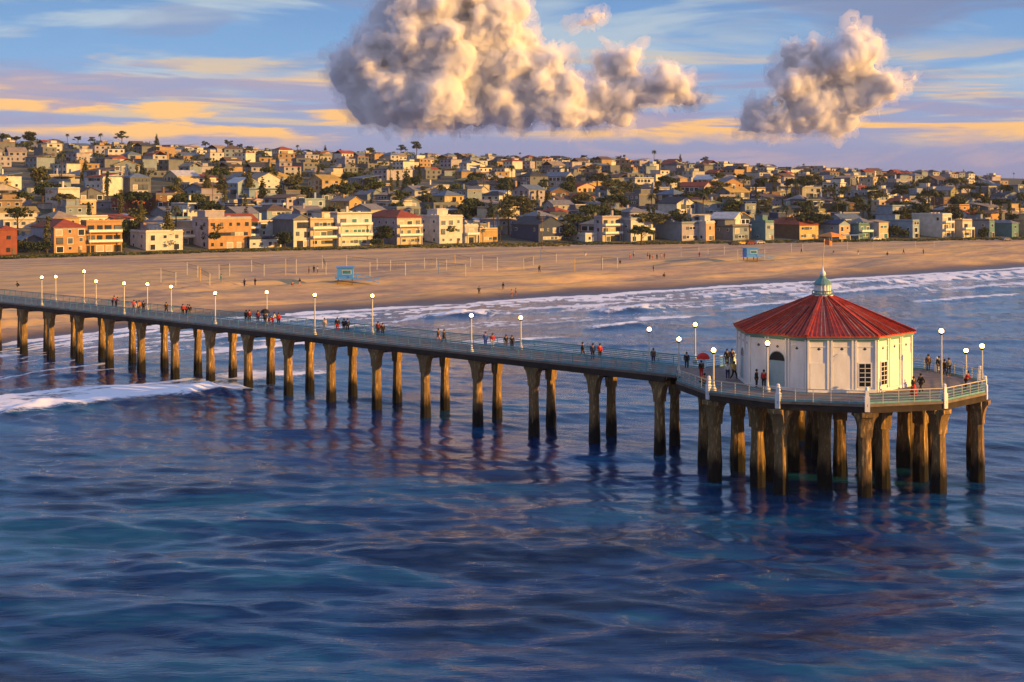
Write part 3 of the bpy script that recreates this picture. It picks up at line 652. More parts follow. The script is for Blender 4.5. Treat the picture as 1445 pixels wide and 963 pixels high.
PEOPLE = [
(159,6.4,'lean','red','black',120,'person in red leaning over the railing, leftmost of those on the pier'),(164,6.3,'lean','maroon','black',130,'person in maroon leaning beside the leftmost one in red'),
(189,4.6,'walk','red','black',40,'person in red walking left of the one in white'),(192.5,3.6,'stand','white','cream',10,'person all in white between two in red and orange'),
(196.5,4.5,'walk','orange','brown',200,'person in orange between the white clothed one and a black coat'),(202.5,4.4,'stand','black','black',0,'black coated person at the right of the red, white and orange group'),
(234.5,5.0,'walk','black','black',40,'lone black clothed walker near the middle of the shoreward pier'),
(258,5.2,'stand','red','black',0,'person in a red jacket at the left of a trio beside the lamp'),(263,5.6,'lean','red','navy',130,'person in red with navy trousers in the middle of the trio beside the lamp'),(267.5,5.0,'stand','black','grey',0,'black coated person at the right of the trio beside the lamp'),
(347.5,5.0,'stand','black','navy',0,'person in black standing beside one in maroon before the dark parasol'),(352,5.2,'stand','maroon','black',20,'person in maroon standing beside the one in black, left of the parasol'),
(364,5.0,'stand','maroon','navy',0,'maroon topped person with navy trousers just left of the dark parasol'),(374,4.4,'stand','black','black',0,'person in black holding the dark parasol'),
(380.5,4.6,'crouch','red','white',30,'crouching person in red right of the dark parasol'),(385,5.2,'lean','white','red',130,'person in white leaning on the rail right of the dark parasol'),(393,5.0,'stand','red','black',0,'person in red standing alone right of the parasol group'),
(458,4.8,'stand','cream','cream',0,'person all in cream just right of a tall lamp'),(476,5.4,'stand','black','red',0,'person in black with red trousers right of the cream clothed one'),(485.5,5.2,'stand','black','black',0,'person in black, left of a close pair'),(490.5,5.4,'stand','navy','black',0,'person in navy, right of a close pair'),
(533.5,5.4,'stand','maroon','black',0,'person in maroon right of the lamp with a thick foot'),(540,5.0,'stand','black','black',20,'black coated person of the couple beside the lamp with a thick foot'),
(618.5,4.6,'walk','brown','pink',60,'person in brown with pink trousers walking before a black coated one'),(626.5,4.6,'walk','black','black',60,'black coated walker behind the one in pink trousers'),
(685,5.4,'stand','blue','blue',20,'person all in bright blue beside the one in a red coat'),(695,5.2,'stand','red','white',0,'person in a red coat and white trousers beside the one in blue'),
(714,5.2,'stand','black','grey',0,'black topped person with grey trousers, left of the pair by the lamp'),(722.5,5.2,'stand','black','black',180,'person all in black, right of the pair by the lamp'),
(822,5.0,'walk','black','brown',80,'black coated walker left of the navy and red couple'),(836.5,4.4,'stand','navy','black',0,'person in navy beside the one in red near the platform'),(846.5,5.2,'stand','red','black',20,'person in red beside the one in navy near the platform'),
(922,5.6,'stand','brown','navy',0,'person in brown behind the last tall lamp before the platform')]
for a in PEOPLE: walker(*a)
PLAT = [
((969,521),'stand','black','black',0,'black clothed person beside the lamp where walkway and platform meet'),
((989.5,534),'stand','black','red',20,'person holding up the red parasol on the platform'),((992,546),'crouch','orange','brown',60,'person in orange crouching under the red parasol'),
((1027,536),'stand','white','navy',-20,'person in white left of the pavilion, beside a yellow jacket'),((1036,537),'walk','yellow','black',40,'person in a yellow jacket walking left of the pavilion'),
((1026,517),'stand','black','black',0,'left one of two dark figures at the rail behind the pavilion'),((1033,516),'stand','navy','black',0,'person in navy at the rail behind the pavilion'),
((1067.5,548),'stand','black','black',60,'person in black before the pavilion wall, left of the one in red'),((1078,549),'stand','red','black',-30,'person in red before the pavilion wall near the arched door'),((1086,547),'lean','black','navy',20,'dark figure bending beside the lamp before the arched door'),
((1289,559),'stand','black','red',40,'person in black with a long red skirt at the right of the pavilion'),((1299.5,556),'walk','black','black',-60,'person all in black walking beside the long red skirt'),
((1310,526),'stand','brown','brown',0,'person all in brown at the back of the platform right of the pavilion'),((1325,528),'stand','black','grey',0,'person in black and grey, left of three by the back railing'),((1333,533),'walk','black','navy',90,'person in black and navy walking near the tall platform lamp'),((1339,530),'stand','grey','black',0,'grey topped person behind the tall platform lamp'),
((1363,550),'lean','red','black',60,'person in red leaning on the right railing of the platform')]
for (px, py), k, a, l, d, lb in PLAT: person(on_deck(px, py, DZ+.006), k, a, l, R(d), lb, 'people on the round platform', rnd.uniform(.98,1.05), skirt='skirt' in lb and 'long red skirt at' in lb)
def parasol(p, hgt, c, label):
    r = empty('parasol', p, 0, label, 'parasol'); mb = MB(); mb.bar((0,0,0),(0,0,hgt),.03,n=6); mb.build('pole', M['metal'], r)
    mb = MB(); n = 8; mb.lathe([(.66,-.46),(.64,-.38),(.52,-.12),(.30,.06),(.03,.13)], n); mb.build('canopy', paint(c[0], c[1]), r, (0,0,hgt))
p = on_deck(989.5,534); parasol(Vector((p.x+.14,p.y-.25,DZ+1.0)), 1.35, ('red_canopy_cloth',(.55,.02,.012)), 'open red parasol held up on the platform left of the pavilion')
s = s_at(374,4.2); parasol(on_pier(s,4.2,DZ+1.0), 1.1, ('dark_canopy_cloth',(.015,.014,.018)), 'open dark parasol among the people in red on the pier walkway')
# ---------------------------------------------------------------- beach furniture
def post(mb, h, r=.06): mb.lathe([(r,-.4),(r,h)], 8)
POST = {}
def postmesh(m):
    if m not in POST: mb = MB(); post(mb, 1.0, .075); POST[m] = mb.mesh('post', M[m])
    return POST[m]
NETS = [  # two foot pixels, post colour, height, label
((227,399),(248,403),'white_post',3.4,'beach volleyball net farthest left, white post nearest the pier lamps'),
((264,388),(279,392),'white_post',3.2,'beach volleyball net with white posts, second court from the left'),
((283,397),(296,404),'yellow_post',3.2,'volleyball net with one yellow post in front of the cream and orange apartments'),
((309,394),(324,390),'white_post',3.6,'volleyball net with tall white posts below the cream and orange apartments'),
((355,384),(382,393),'white_post',3.2,'volleyball net with white posts left of the two dark beach walkers'),
((403,389),(418,387),'yellow_post',4.4,'volleyball net with tall yellow post left of the blue lifeguard hut'),
((455,379),(460,388),'white_post',3.6,'volleyball net with white posts just behind the blue lifeguard hut'),
((489,377),(532,381),'white_post',3.4,'wide volleyball net with white posts behind the lifeguard hut ramp'),
((522,390),(572,389),'white_post',3.6,'wide volleyball net nearest the lifeguard hut ramp on its right'),
((551,383),(616,378),'white_post',3.0,'widest volleyball net, below the white house with the red roof'),
((599,380),(630,382),'white_post',3.2,'volleyball net with white posts below the white terraced block'),
((619,387),(657,390),'blue_post',3.4,'volleyball net with blue padded posts below the white terraced block'),
((642,372),(684,381),'yellow_post',3.0,'volleyball net with yellow padded posts near the dune grass'),
((681,382),(718,392),'white_post',4.2,'volleyball net with tall white posts below the dune grass'),
((739,381),(764,372),'white_post',3.2,'volleyball net below the dark gabled house'),
((763,366),(785,371),'blue_post',3.0,'small volleyball net with blue posts near the strand wall'),
((811,383),(850,380),'yellow_post',3.4,'volleyball net with yellow posts left of the lone person in black'),
((849,380),(898,377),'blue_post',3.8,'volleyball net with blue padding beside the bathers'),
((961,363),(986,362),'white_post',3.4,'volleyball net with white posts left of the red shirted player'),
((999,366),(1022,360),'white_post',3.2,'volleyball net between the red shirted player and the far lifeguard hut'),
((1041,369),(1079,366),'white_post',3.6,'volleyball net either side of the far blue lifeguard hut'),
((1117,357),(1146,352),'white_post',3.2,'volleyball net right of the far lifeguard hut behind the flagpole'),
((1196,353),(1242,351),'white_post',3.2,'volleyball net farther right below the teal glass house'),
((1292,352),(1330,350),'white_post',3.0,'volleyball net farthest right on the beach')]
for a, b_, pc, h, lb in NETS:
    A = ground_at(*a); B = ground_at(*b_); mid = (A+B)/2
    if (B-A).length > 17: B = A+(B-A).normalized()*17
    r = empty('volleyball_net', A, 0, lb, 'volleyball net', 'volleyball nets on the sand')
    d = B-A; d.z = H(B.x,B.y)-A.z
    link('post', postmesh(pc), r, (0,0,0), 0, (1,1,h)); link('post', postmesh('white_post'), r, d, 0, (1,1,h*.92))
    mb = MB()
    for z, w in ((h*.9,.06),(h*.62,.035)): mb.bar((0,0,z), d+Vector((0,0,z-.1)), .03, w)
    n = int(d.length/.8)
    for i in range(1, n): q = d*(i/n); mb.bar(q+Vector((0,0,h*.62)), q+Vector((0,0,h*.9)), .02)
    mb.build('net', M['net'], r)
def tower(p, rz, label):
    r = empty('lifeguard_hut', p, rz, label, 'lifeguard hut'); mb = MB()
    mb.box((0,0,2.55),(3.9,3.3,2.5)); mb.build('cabin', M['lg_blue'], r)
    mb = MB(); mb.box((0,0,3.9),(4.6,4.1,.16)); mb.build('roof', M['lg_blue'], r)
    for x in (-1.7,1.7):
        for y in (-1.4,1.4): mb = MB(); mb.box((x,y,.4),(.2,.2,1.9)); mb.build('leg', M['wood'], r)
    mb = MB(); mb.box((.2,-.3,1.24),(5.2,4.6,.14))
    for a, b_ in (((2.7,-2.5,1.2),(2.7,-2.5,2.3)),((-2.3,-2.5,1.2),(-2.3,-2.5,2.3)),((2.7,1.9,1.2),(2.7,1.9,2.3))): mb.bar(a, b_, .09)
    mb.bar((2.7,-2.5,2.25),(-2.3,-2.5,2.25),.08); mb.build('veranda', M['lg_blue'], r)
    mb = MB(); mb.bar((2.8,.2,1.2),(8.2,.0,.1),1.2,.1); mb.bar((2.8,-.5,2.1),(8.2,-.5,1.0),.09); mb.bar((2.8,.9,2.1),(8.2,.7,1.0),.09)
    for i in range(6): x = 2.8+5.4*i/5; z = 1.2-1.1*i/5; mb.bar((x,-.5,z),(x,-.5,z+.9),.07); mb.bar((x,.8,z),(x,.8,z+.9),.07)
    mb.build('ramp', M['lg_blue'], r)
    mb = MB(); mb.box((.4,-1.67,2.75),(2.2,.06,1.0)); f = mb.build('window', M['white'], r); mb = MB(); mb.box((.4,-1.69,2.75),(2.0,.05,.85)); mb.build('pane', M['tealglass'], f)
    mb = MB(); mb.box((1.97,.5,2.3),(.06,.9,1.9)); mb.build('door', M['white'], r)
tower(ground_at(487,400), R(6), 'pale blue lifeguard hut with a long ramp, nearer one of the two on the sand')
tower(ground_at(1059,368), R(14), 'bright blue lifeguard hut far along the beach behind the pavilion roof')
BP = [((345,405),'stand','navy','black','left one of two dark figures standing on the sand'),((360,404),'hips','black','navy','right one of two dark figures standing on the sand'),
((413,405),'crouch','skin','red','bather in red crouching on the sand below the lifeguard hut'),((423,404),'walk','black','pink','walker in black and pink below the lifeguard hut'),((25,406),'crouch','black','black','dark figure crouching on the sand at the far left'),
((312,399),'stand','teal','teal','person in teal standing among the left volleyball courts'),((676,416),'hips','black','black','person in black with hands on hips near the wet sand'),((710,410),'walk','black','brown','person in black running above the wet sand'),
((722,420),'walk','skin','red','barefoot bather in red shorts at the edge of the water'),((728,418),'stand','skin','maroon','barefoot bather in maroon shorts at the edge of the water'),
((761,385),'reach','black','black','person in black raising an arm in the middle of the sand'),((922,384),'stand','black','black','lone person in black right of the yellow court posts'),((937,392),'crouch','black','brown','dark figure crouching on the pale sand ridge'),
((889,366),'stand','skin','red','bather in red shorts, first of the crowd below the strand'),((894,363),'walk','white','black','player in a white shirt among the bathers'),((914,365),'reach','skin','navy','player in navy shorts reaching up among the bathers'),((917,367),'stand','navy','black','person in navy among the bathers'),
((921,367),'hips','skin','red','bather in red shorts with hands on hips among the crowd'),((927,367),'walk','navy','navy','person in navy walking through the bathers'),((933,366),'stand','skin','pink','bather in pink shorts at the right of the crowd'),((938,366),'stand','orange','pink','person in an orange top, rightmost of the bathers'),
((987,364),'stand','red','red','player all in red beside a white court post'),((1131,358),'walk','black','black','person in black striding right of the far lifeguard hut'),((1176,359),'crouch','navy','white','person in navy and white bending on the far sand'),((1211,361),'hips','black','white','person in black and white on the far sand'),
((1252,361),'crouch','black','black','dark figure crouching on the far right sand'),((1275,359),'walk','navy','black','person in navy walking on the far right sand'),((1303,359),'stand','black','black','person in black standing farthest right on the sand'),
((826,362),'crouch','white','white','person in white sitting below the low white strand building'),((875,373),'crouch','black','black','dark dot of a person sitting below the bathers'),((443,385),'stand','black','brown','person in black behind the lifeguard hut'),((448,386),'stand','white','navy','person in white behind the lifeguard hut'),((436,387),'hips','maroon','black','person in maroon playing left of the lifeguard hut')]
for (px, py), k, a, l, lb in BP: person(ground_at(px, py), k, a, l, rnd.uniform(-1.5,1.5), lb, 'people on the beach', 1.12, beach=(a == 'skin'))

# ---------------------------------------------------------------- houses
def unit_window(frame, glass):
    mb = MB(); mb.box((0,0,0),(1,.16,1)); f = mb.mesh('window', frame); 
    mb = MB(); mb.box((0,-.02,0),(.86,.17,.86)); p = mb.mesh('pane', glass)
    mb = MB(); mb.box((0,0,0),(1,.16,1)); mb.box((0,-.02,0),(.84,.17,.84), None, 1); c_ = mb.mesh('window', [frame, glass]); return f, p, c_
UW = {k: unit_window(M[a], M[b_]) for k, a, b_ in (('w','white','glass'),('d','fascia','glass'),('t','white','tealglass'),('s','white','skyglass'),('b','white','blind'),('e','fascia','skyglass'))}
def put_window(root, x, y, z, w, h, rot, style, full):
    f, p, c_ = UW[style]; sc = (w,1,h)
    if full: o = link('window', f, root, (x,y,z), rot, sc); link('pane', p, o)
    else: link('window', c_, root, (x,y,z), rot, sc)
def roof_parts(mb, kind, w, d, h, x0=0, y0=0, ov=.4, rh_=None):
    """roof over a box x0-w/2..x0+w/2, y0..y0+d, at height h"""
    a, b_ = x0-w/2-ov, x0+w/2+ov; c_, e = y0-ov, y0+d+ov
    if kind == 'flat':
        mb.box((x0,y0+d/2,h+.12),(w+.5,d+.5,.28)); return
    if kind == 'shed':
        r = rh_ or .16*d; mb.add([(a,c_,h),(b_,c_,h),(b_,e,h+r),(a,e,h+r),(a,c_,h+.25),(b_,c_,h+.25),(b_,e,h+r+.25),(a,e,h+r+.25)],[(0,3,2,1),(4,5,6,7),(0,1,5,4),(1,2,6,5),(2,3,7,6),(3,0,4,7)]); return
    r = rh_ or .24*min(w,d)
    if kind == 'hip':
        k = min(w,d)/2+ov
        if w >= d: t0, t1 = (a+k,(c_+e)/2), (b_-k,(c_+e)/2)
        else: t0, t1 = ((a+b_)/2,c_+k), ((a+b_)/2,e-k)
        if (w >= d and t1[0]-t0[0] < .2) or (w < d and t1[1]-t0[1] < .2): t1 = (t0[0]+.1, t0[1]+.1)
        v = [(a,c_,h),(b_,c_,h),(b_,e,h),(a,e,h),(a,c_,h+.2),(b_,c_,h+.2),(b_,e,h+.2),(a,e,h+.2),(t0[0],t0[1],h+r+.2),(t1[0],t1[1],h+r+.2)]
        side = [(0,3,2,1),(0,1,5,4),(1,2,6,5),(2,3,7,6),(3,0,4,7)]
        mb.add(v, side+([(4,5,9,8),(5,6,9),(6,7,8,9),(7,4,8)] if w >= d else [(4,5,8),(5,6,9,8),(6,7,9),(7,4,8,9)])); return
    if kind == 'gable':       # ridge front to back, gable towards the sea
        m_ = x0
        for s, xe in ((-1,a),(1,b_)):
            mb.add([(m_,c_,h+r),(xe,c_,h-.1),(xe,e,h-.1),(m_,e,h+r),(m_,c_,h+r+.25),(xe,c_,h+.15),(xe,e,h+.15),(m_,e,h+r+.25)],[(0,1,2,3),(4,7,6,5),(0,4,5,1),(1,5,6,2),(2,6,7,3)])
    if kind == 'cross':       # ridge along the front
        m_ = y0+d/2
        for ye in (c_, e):
            mb.add([(a,m_,h+r),(a,ye,h-.1),(b_,ye,h-.1),(b_,m_,h+r),(a,m_,h+r+.25),(a,ye,h+.15),(b_,ye,h+.15),(b_,m_,h+r+.25)],[(0,1,2,3),(4,7,6,5),(0,4,5,1),(1,5,6,2),(2,6,7,3)])
def gable_fill(mb, kind, w, d, h, x0=0, y0=0):
    r = .24*min(w,d)
    if kind == 'gable': mb.prism([(x0-w/2,h),(x0+w/2,h),(x0,h+r)], -(y0+d), -y0, Matrix(((1,0,0,0),(0,0,-1,0),(0,1,0,0),(0,0,0,1))))
    if kind == 'cross': mb.prism([(y0,h),(y0+d,h),(y0+d/2,h+r)], x0-w/2, x0+w/2, Matrix(((0,0,1,0),(1,0,0,0),(0,1,0,0),(0,0,0,1))))
def house(p, a, w, d, n, wall, roof, kind, label, group, g=None, full=False, sh=2.9, balc=False, win=True, style='w', cat='house', r=rnd, extra=None, wallf=None, rside=False):
    root = empty(g or 'house', p, a, label, cat, group); h = n*sh
    mb = MB(); mb.box((0,d/2,h/2-2.5),(w,d,h+5)); gable_fill(mb, kind, w, d, h)
    rb = MB(); roof_parts(rb, kind, w, d, h)
    if extra is None: extra = r.choice(['none','pent','wing','pent','porch','step','wing','porch'])
    if extra == 'pent': pw, pd = w*r.uniform(.4,.65), d*r.uniform(.4,.6); px_, py_ = r.uniform(-.5,.5)*(w-pw), d-pd-.2
    if kind == 'flat':
        mb.box((0,.12,h+.4),(w,.2,.7)); mb.box((-w/2+.1,d/2,h+.4),(.2,d,.7)); mb.box((w/2-.1,d/2,h+.4),(.2,d,.7))
        if extra == 'pent': mb.box((px_,py_+pd/2,h+1.3),(pw,pd,2.6)); roof_parts(rb, 'flat', pw, pd, h+2.6, px_, py_)
        if full:                                                 # rooftop clutter
            for i in range(3): mb.box((r.uniform(-.35,.35)*w, r.uniform(.3,.8)*d, h+.6),(r.uniform(.5,1.2),r.uniform(.5,1.2),r.uniform(.5,1.0)))
    if extra == 'wing': ww = w*.55; mb.box((w/2+ww/2-.1,d*.6,(h-sh)/2-2.5 if n > 1 else -1.2),(ww,d*.75,(h-sh if n > 1 else h*.8)+5 if n > 1 else h*.8+2.4)); roof_parts(rb, 'flat', ww, d*.75, h-sh if n > 1 else h*.8-.05, w/2+ww/2-.1, d*.225)
    if extra == 'porch':
        pw = w*r.uniform(.35,.55); x_ = r.choice([-1,1])*(w-pw)/2; mb.box((x_,-1.6,1.2-2.5),(pw,3.3,2.4+5)); roof_parts(rb, r.choice(['flat','hip']), pw, 3.2, 2.42, x_, -3.2, .25)
    if r.random() < .35: mb.box((r.uniform(-.3,.3)*w, d*r.uniform(.3,.7), h+1.0), (.9,.7,2.6+.2*min(w,d)))
    if extra == 'step' and n > 1: mb.box((0,-1.4,sh*.5-2.5),(w*.8,2.9,sh+5)); roof_parts(rb, 'flat', w*.8, 2.8, sh, 0, -2.8)
    mats = [wall]
    mb.build('wall', mats, root); rb.build('roof', roof, root)
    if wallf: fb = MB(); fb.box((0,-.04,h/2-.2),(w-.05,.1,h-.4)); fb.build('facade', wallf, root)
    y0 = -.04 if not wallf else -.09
    if win:
        yy = y0-(2.85 if extra == 'step' and n > 1 else 0)
        nx = max(1, int(w/r.choice([2.9,3.4,3.9]))); ns = max(1, int(d/4.5))
        for k in range(n):
            ys_ = yy if k == 0 else y0
            pat = r.choice('gggrb') if full or n > 1 else 'g'
            if pat != 'g':                       # a run of wide panes, or broad glazed doors, in place of single windows
                W_ = w*(.72 if ys_ == y0 else .6); m_ = max(2, int(W_/(1.6 if pat == 'r' else 2.3))); off_ = r.uniform(-.1,.1)*w
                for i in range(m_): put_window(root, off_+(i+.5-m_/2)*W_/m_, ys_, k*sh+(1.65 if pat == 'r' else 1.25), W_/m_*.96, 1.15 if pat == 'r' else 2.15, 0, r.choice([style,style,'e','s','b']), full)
                continue
            for i in range(nx):
                x = (i+.5-nx/2)*(w*(.8 if ys_ != y0 else 1)/nx)+r.uniform(-.2,.2); big = balc or r.random() < .42
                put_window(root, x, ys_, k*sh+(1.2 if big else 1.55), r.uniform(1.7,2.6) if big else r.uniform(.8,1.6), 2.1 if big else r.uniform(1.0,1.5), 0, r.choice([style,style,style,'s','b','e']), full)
            if k > 0 or full:
                for i in range(ns):
                    if r.random() < .75: put_window(root, -w/2-.04, (i+.5)*d/ns+r.uniform(-.3,.3), k*sh+1.6, r.uniform(.9,1.3), r.uniform(1.0,1.4), R(-90), style, full)
                    if rside and r.random() < .8: put_window(root, w/2+.04, (i+.5)*d/ns+r.uniform(-.3,.3), k*sh+1.6, r.uniform(1.0,1.6), r.uniform(1.0,1.4), R(90), style, full)
    if balc:
        for k in range(1, n):
            bb = MB(); bb.box((0,-.85,k*sh-.1),(w*.94,1.6,.2)); o = bb.build('balcony', wall, root)
            bb = MB(); bb.box((0,-1.6,k*sh+.9),(w*.94,.06,.08)); bb.box((0,-1.6,k*sh+.42),(w*.94,.03,.62))
            for s in (-1,1): bb.box((s*w*.47,-.85,k*sh+.9),(.06,1.5,.08)); bb.box((s*w*.465,-.85,k*sh+.42),(.03,1.45,.62))
            for i in range(5): bb.box(((i/4-.5)*w*.92,-1.63,k*sh+.45),(.07,.07,.9))
            bb.build('balustrade', M['white'], o)
        for s in (-1,1):
            if n > 1: cb = MB(); cb.box((s*w*.44,-1.45,(n-1)*sh/2-.1),(.28,.28,(n-1)*sh-.2)); cb.build('column', wall, root)
    elif full:
        db = MB(); db.box((w*.3,y0-.02,1.0),(1.0,.14,2.05)); db.build('door', M['wood'], root)
    return root
FH = 'houses along the strand behind the beach'
HA = R(38)
# x of left edge, of the corner between its shaded side and its sunny front, of right edge; top; base | storeys, wall, front (some pairs paint shade grey against sunlit warm tones), roof, roof kind, balconies, window style, label, short name
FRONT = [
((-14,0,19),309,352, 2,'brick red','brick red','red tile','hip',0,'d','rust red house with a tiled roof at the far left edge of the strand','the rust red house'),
((18,76,113),318,362, 3,'lavender grey','orange','red tile','hip',0,'w','orange house, its side coloured grey for shade, under a wide red tiled hip roof','the red hipped house'),
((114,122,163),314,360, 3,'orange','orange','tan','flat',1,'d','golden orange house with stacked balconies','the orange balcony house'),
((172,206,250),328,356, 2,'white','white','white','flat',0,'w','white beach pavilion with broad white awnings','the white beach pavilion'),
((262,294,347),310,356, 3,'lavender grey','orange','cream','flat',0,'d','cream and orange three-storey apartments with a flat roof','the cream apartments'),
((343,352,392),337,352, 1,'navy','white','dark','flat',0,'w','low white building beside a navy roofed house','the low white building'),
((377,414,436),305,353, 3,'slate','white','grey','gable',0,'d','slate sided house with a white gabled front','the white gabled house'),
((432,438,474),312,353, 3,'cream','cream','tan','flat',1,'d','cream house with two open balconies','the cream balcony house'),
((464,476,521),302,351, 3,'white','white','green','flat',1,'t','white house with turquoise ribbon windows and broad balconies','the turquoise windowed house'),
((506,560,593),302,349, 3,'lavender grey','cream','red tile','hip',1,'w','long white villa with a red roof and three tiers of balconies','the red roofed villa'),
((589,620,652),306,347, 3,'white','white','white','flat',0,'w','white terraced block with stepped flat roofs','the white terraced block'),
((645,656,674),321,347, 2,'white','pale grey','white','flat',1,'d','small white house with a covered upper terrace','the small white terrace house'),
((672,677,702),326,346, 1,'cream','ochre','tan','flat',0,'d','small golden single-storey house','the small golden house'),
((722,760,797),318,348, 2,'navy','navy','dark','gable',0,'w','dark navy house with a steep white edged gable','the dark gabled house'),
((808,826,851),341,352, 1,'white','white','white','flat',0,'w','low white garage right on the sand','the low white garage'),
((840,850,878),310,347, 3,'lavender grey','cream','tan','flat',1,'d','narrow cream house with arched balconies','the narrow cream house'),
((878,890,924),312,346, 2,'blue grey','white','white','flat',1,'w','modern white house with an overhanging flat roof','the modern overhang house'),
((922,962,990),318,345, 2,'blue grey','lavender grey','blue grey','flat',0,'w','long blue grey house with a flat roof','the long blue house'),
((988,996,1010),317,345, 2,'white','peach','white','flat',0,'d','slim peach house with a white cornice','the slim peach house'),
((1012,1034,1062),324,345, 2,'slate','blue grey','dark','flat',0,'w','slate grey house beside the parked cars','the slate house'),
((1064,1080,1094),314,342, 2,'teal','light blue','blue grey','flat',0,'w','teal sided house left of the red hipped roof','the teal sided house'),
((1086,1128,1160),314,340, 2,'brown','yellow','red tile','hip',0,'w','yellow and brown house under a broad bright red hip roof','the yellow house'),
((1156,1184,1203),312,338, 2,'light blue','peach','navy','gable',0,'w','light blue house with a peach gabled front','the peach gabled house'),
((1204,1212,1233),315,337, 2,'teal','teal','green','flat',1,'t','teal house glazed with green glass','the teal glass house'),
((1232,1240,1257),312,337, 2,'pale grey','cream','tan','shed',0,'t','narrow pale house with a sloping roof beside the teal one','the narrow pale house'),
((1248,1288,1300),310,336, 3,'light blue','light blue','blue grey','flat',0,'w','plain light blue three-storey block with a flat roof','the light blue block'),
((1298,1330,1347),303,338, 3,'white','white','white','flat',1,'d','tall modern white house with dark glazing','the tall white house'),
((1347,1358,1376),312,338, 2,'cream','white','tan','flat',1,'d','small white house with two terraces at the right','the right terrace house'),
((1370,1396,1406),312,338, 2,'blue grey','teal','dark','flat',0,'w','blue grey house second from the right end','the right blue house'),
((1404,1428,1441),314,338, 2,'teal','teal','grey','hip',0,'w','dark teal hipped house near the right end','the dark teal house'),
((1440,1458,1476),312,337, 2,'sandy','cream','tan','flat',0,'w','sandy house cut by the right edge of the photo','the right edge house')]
LANDX = []
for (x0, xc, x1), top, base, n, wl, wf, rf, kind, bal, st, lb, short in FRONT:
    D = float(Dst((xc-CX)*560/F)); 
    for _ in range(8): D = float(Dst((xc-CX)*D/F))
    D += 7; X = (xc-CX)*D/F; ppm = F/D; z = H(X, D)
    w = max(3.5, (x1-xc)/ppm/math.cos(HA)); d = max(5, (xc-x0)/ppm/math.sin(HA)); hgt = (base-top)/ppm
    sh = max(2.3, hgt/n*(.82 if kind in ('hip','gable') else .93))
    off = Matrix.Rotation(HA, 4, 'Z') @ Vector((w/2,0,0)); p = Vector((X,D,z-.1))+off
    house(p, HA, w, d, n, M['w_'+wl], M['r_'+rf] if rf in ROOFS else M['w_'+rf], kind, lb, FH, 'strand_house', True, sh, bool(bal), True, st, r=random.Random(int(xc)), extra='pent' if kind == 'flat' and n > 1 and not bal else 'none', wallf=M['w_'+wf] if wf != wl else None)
    LANDX.append(((x0+x1)/2, short))
LANDX.sort()
def landmark(px): return min(LANDX, key=lambda a: abs(a[0]-px))[1]
ORD = ['','first','second','third','fourth','fifth','sixth','seventh','eighth','ninth','tenth','eleventh','twelfth','thirteenth','fourteenth','fifteenth','sixteenth','seventeenth','eighteenth']
used = set()
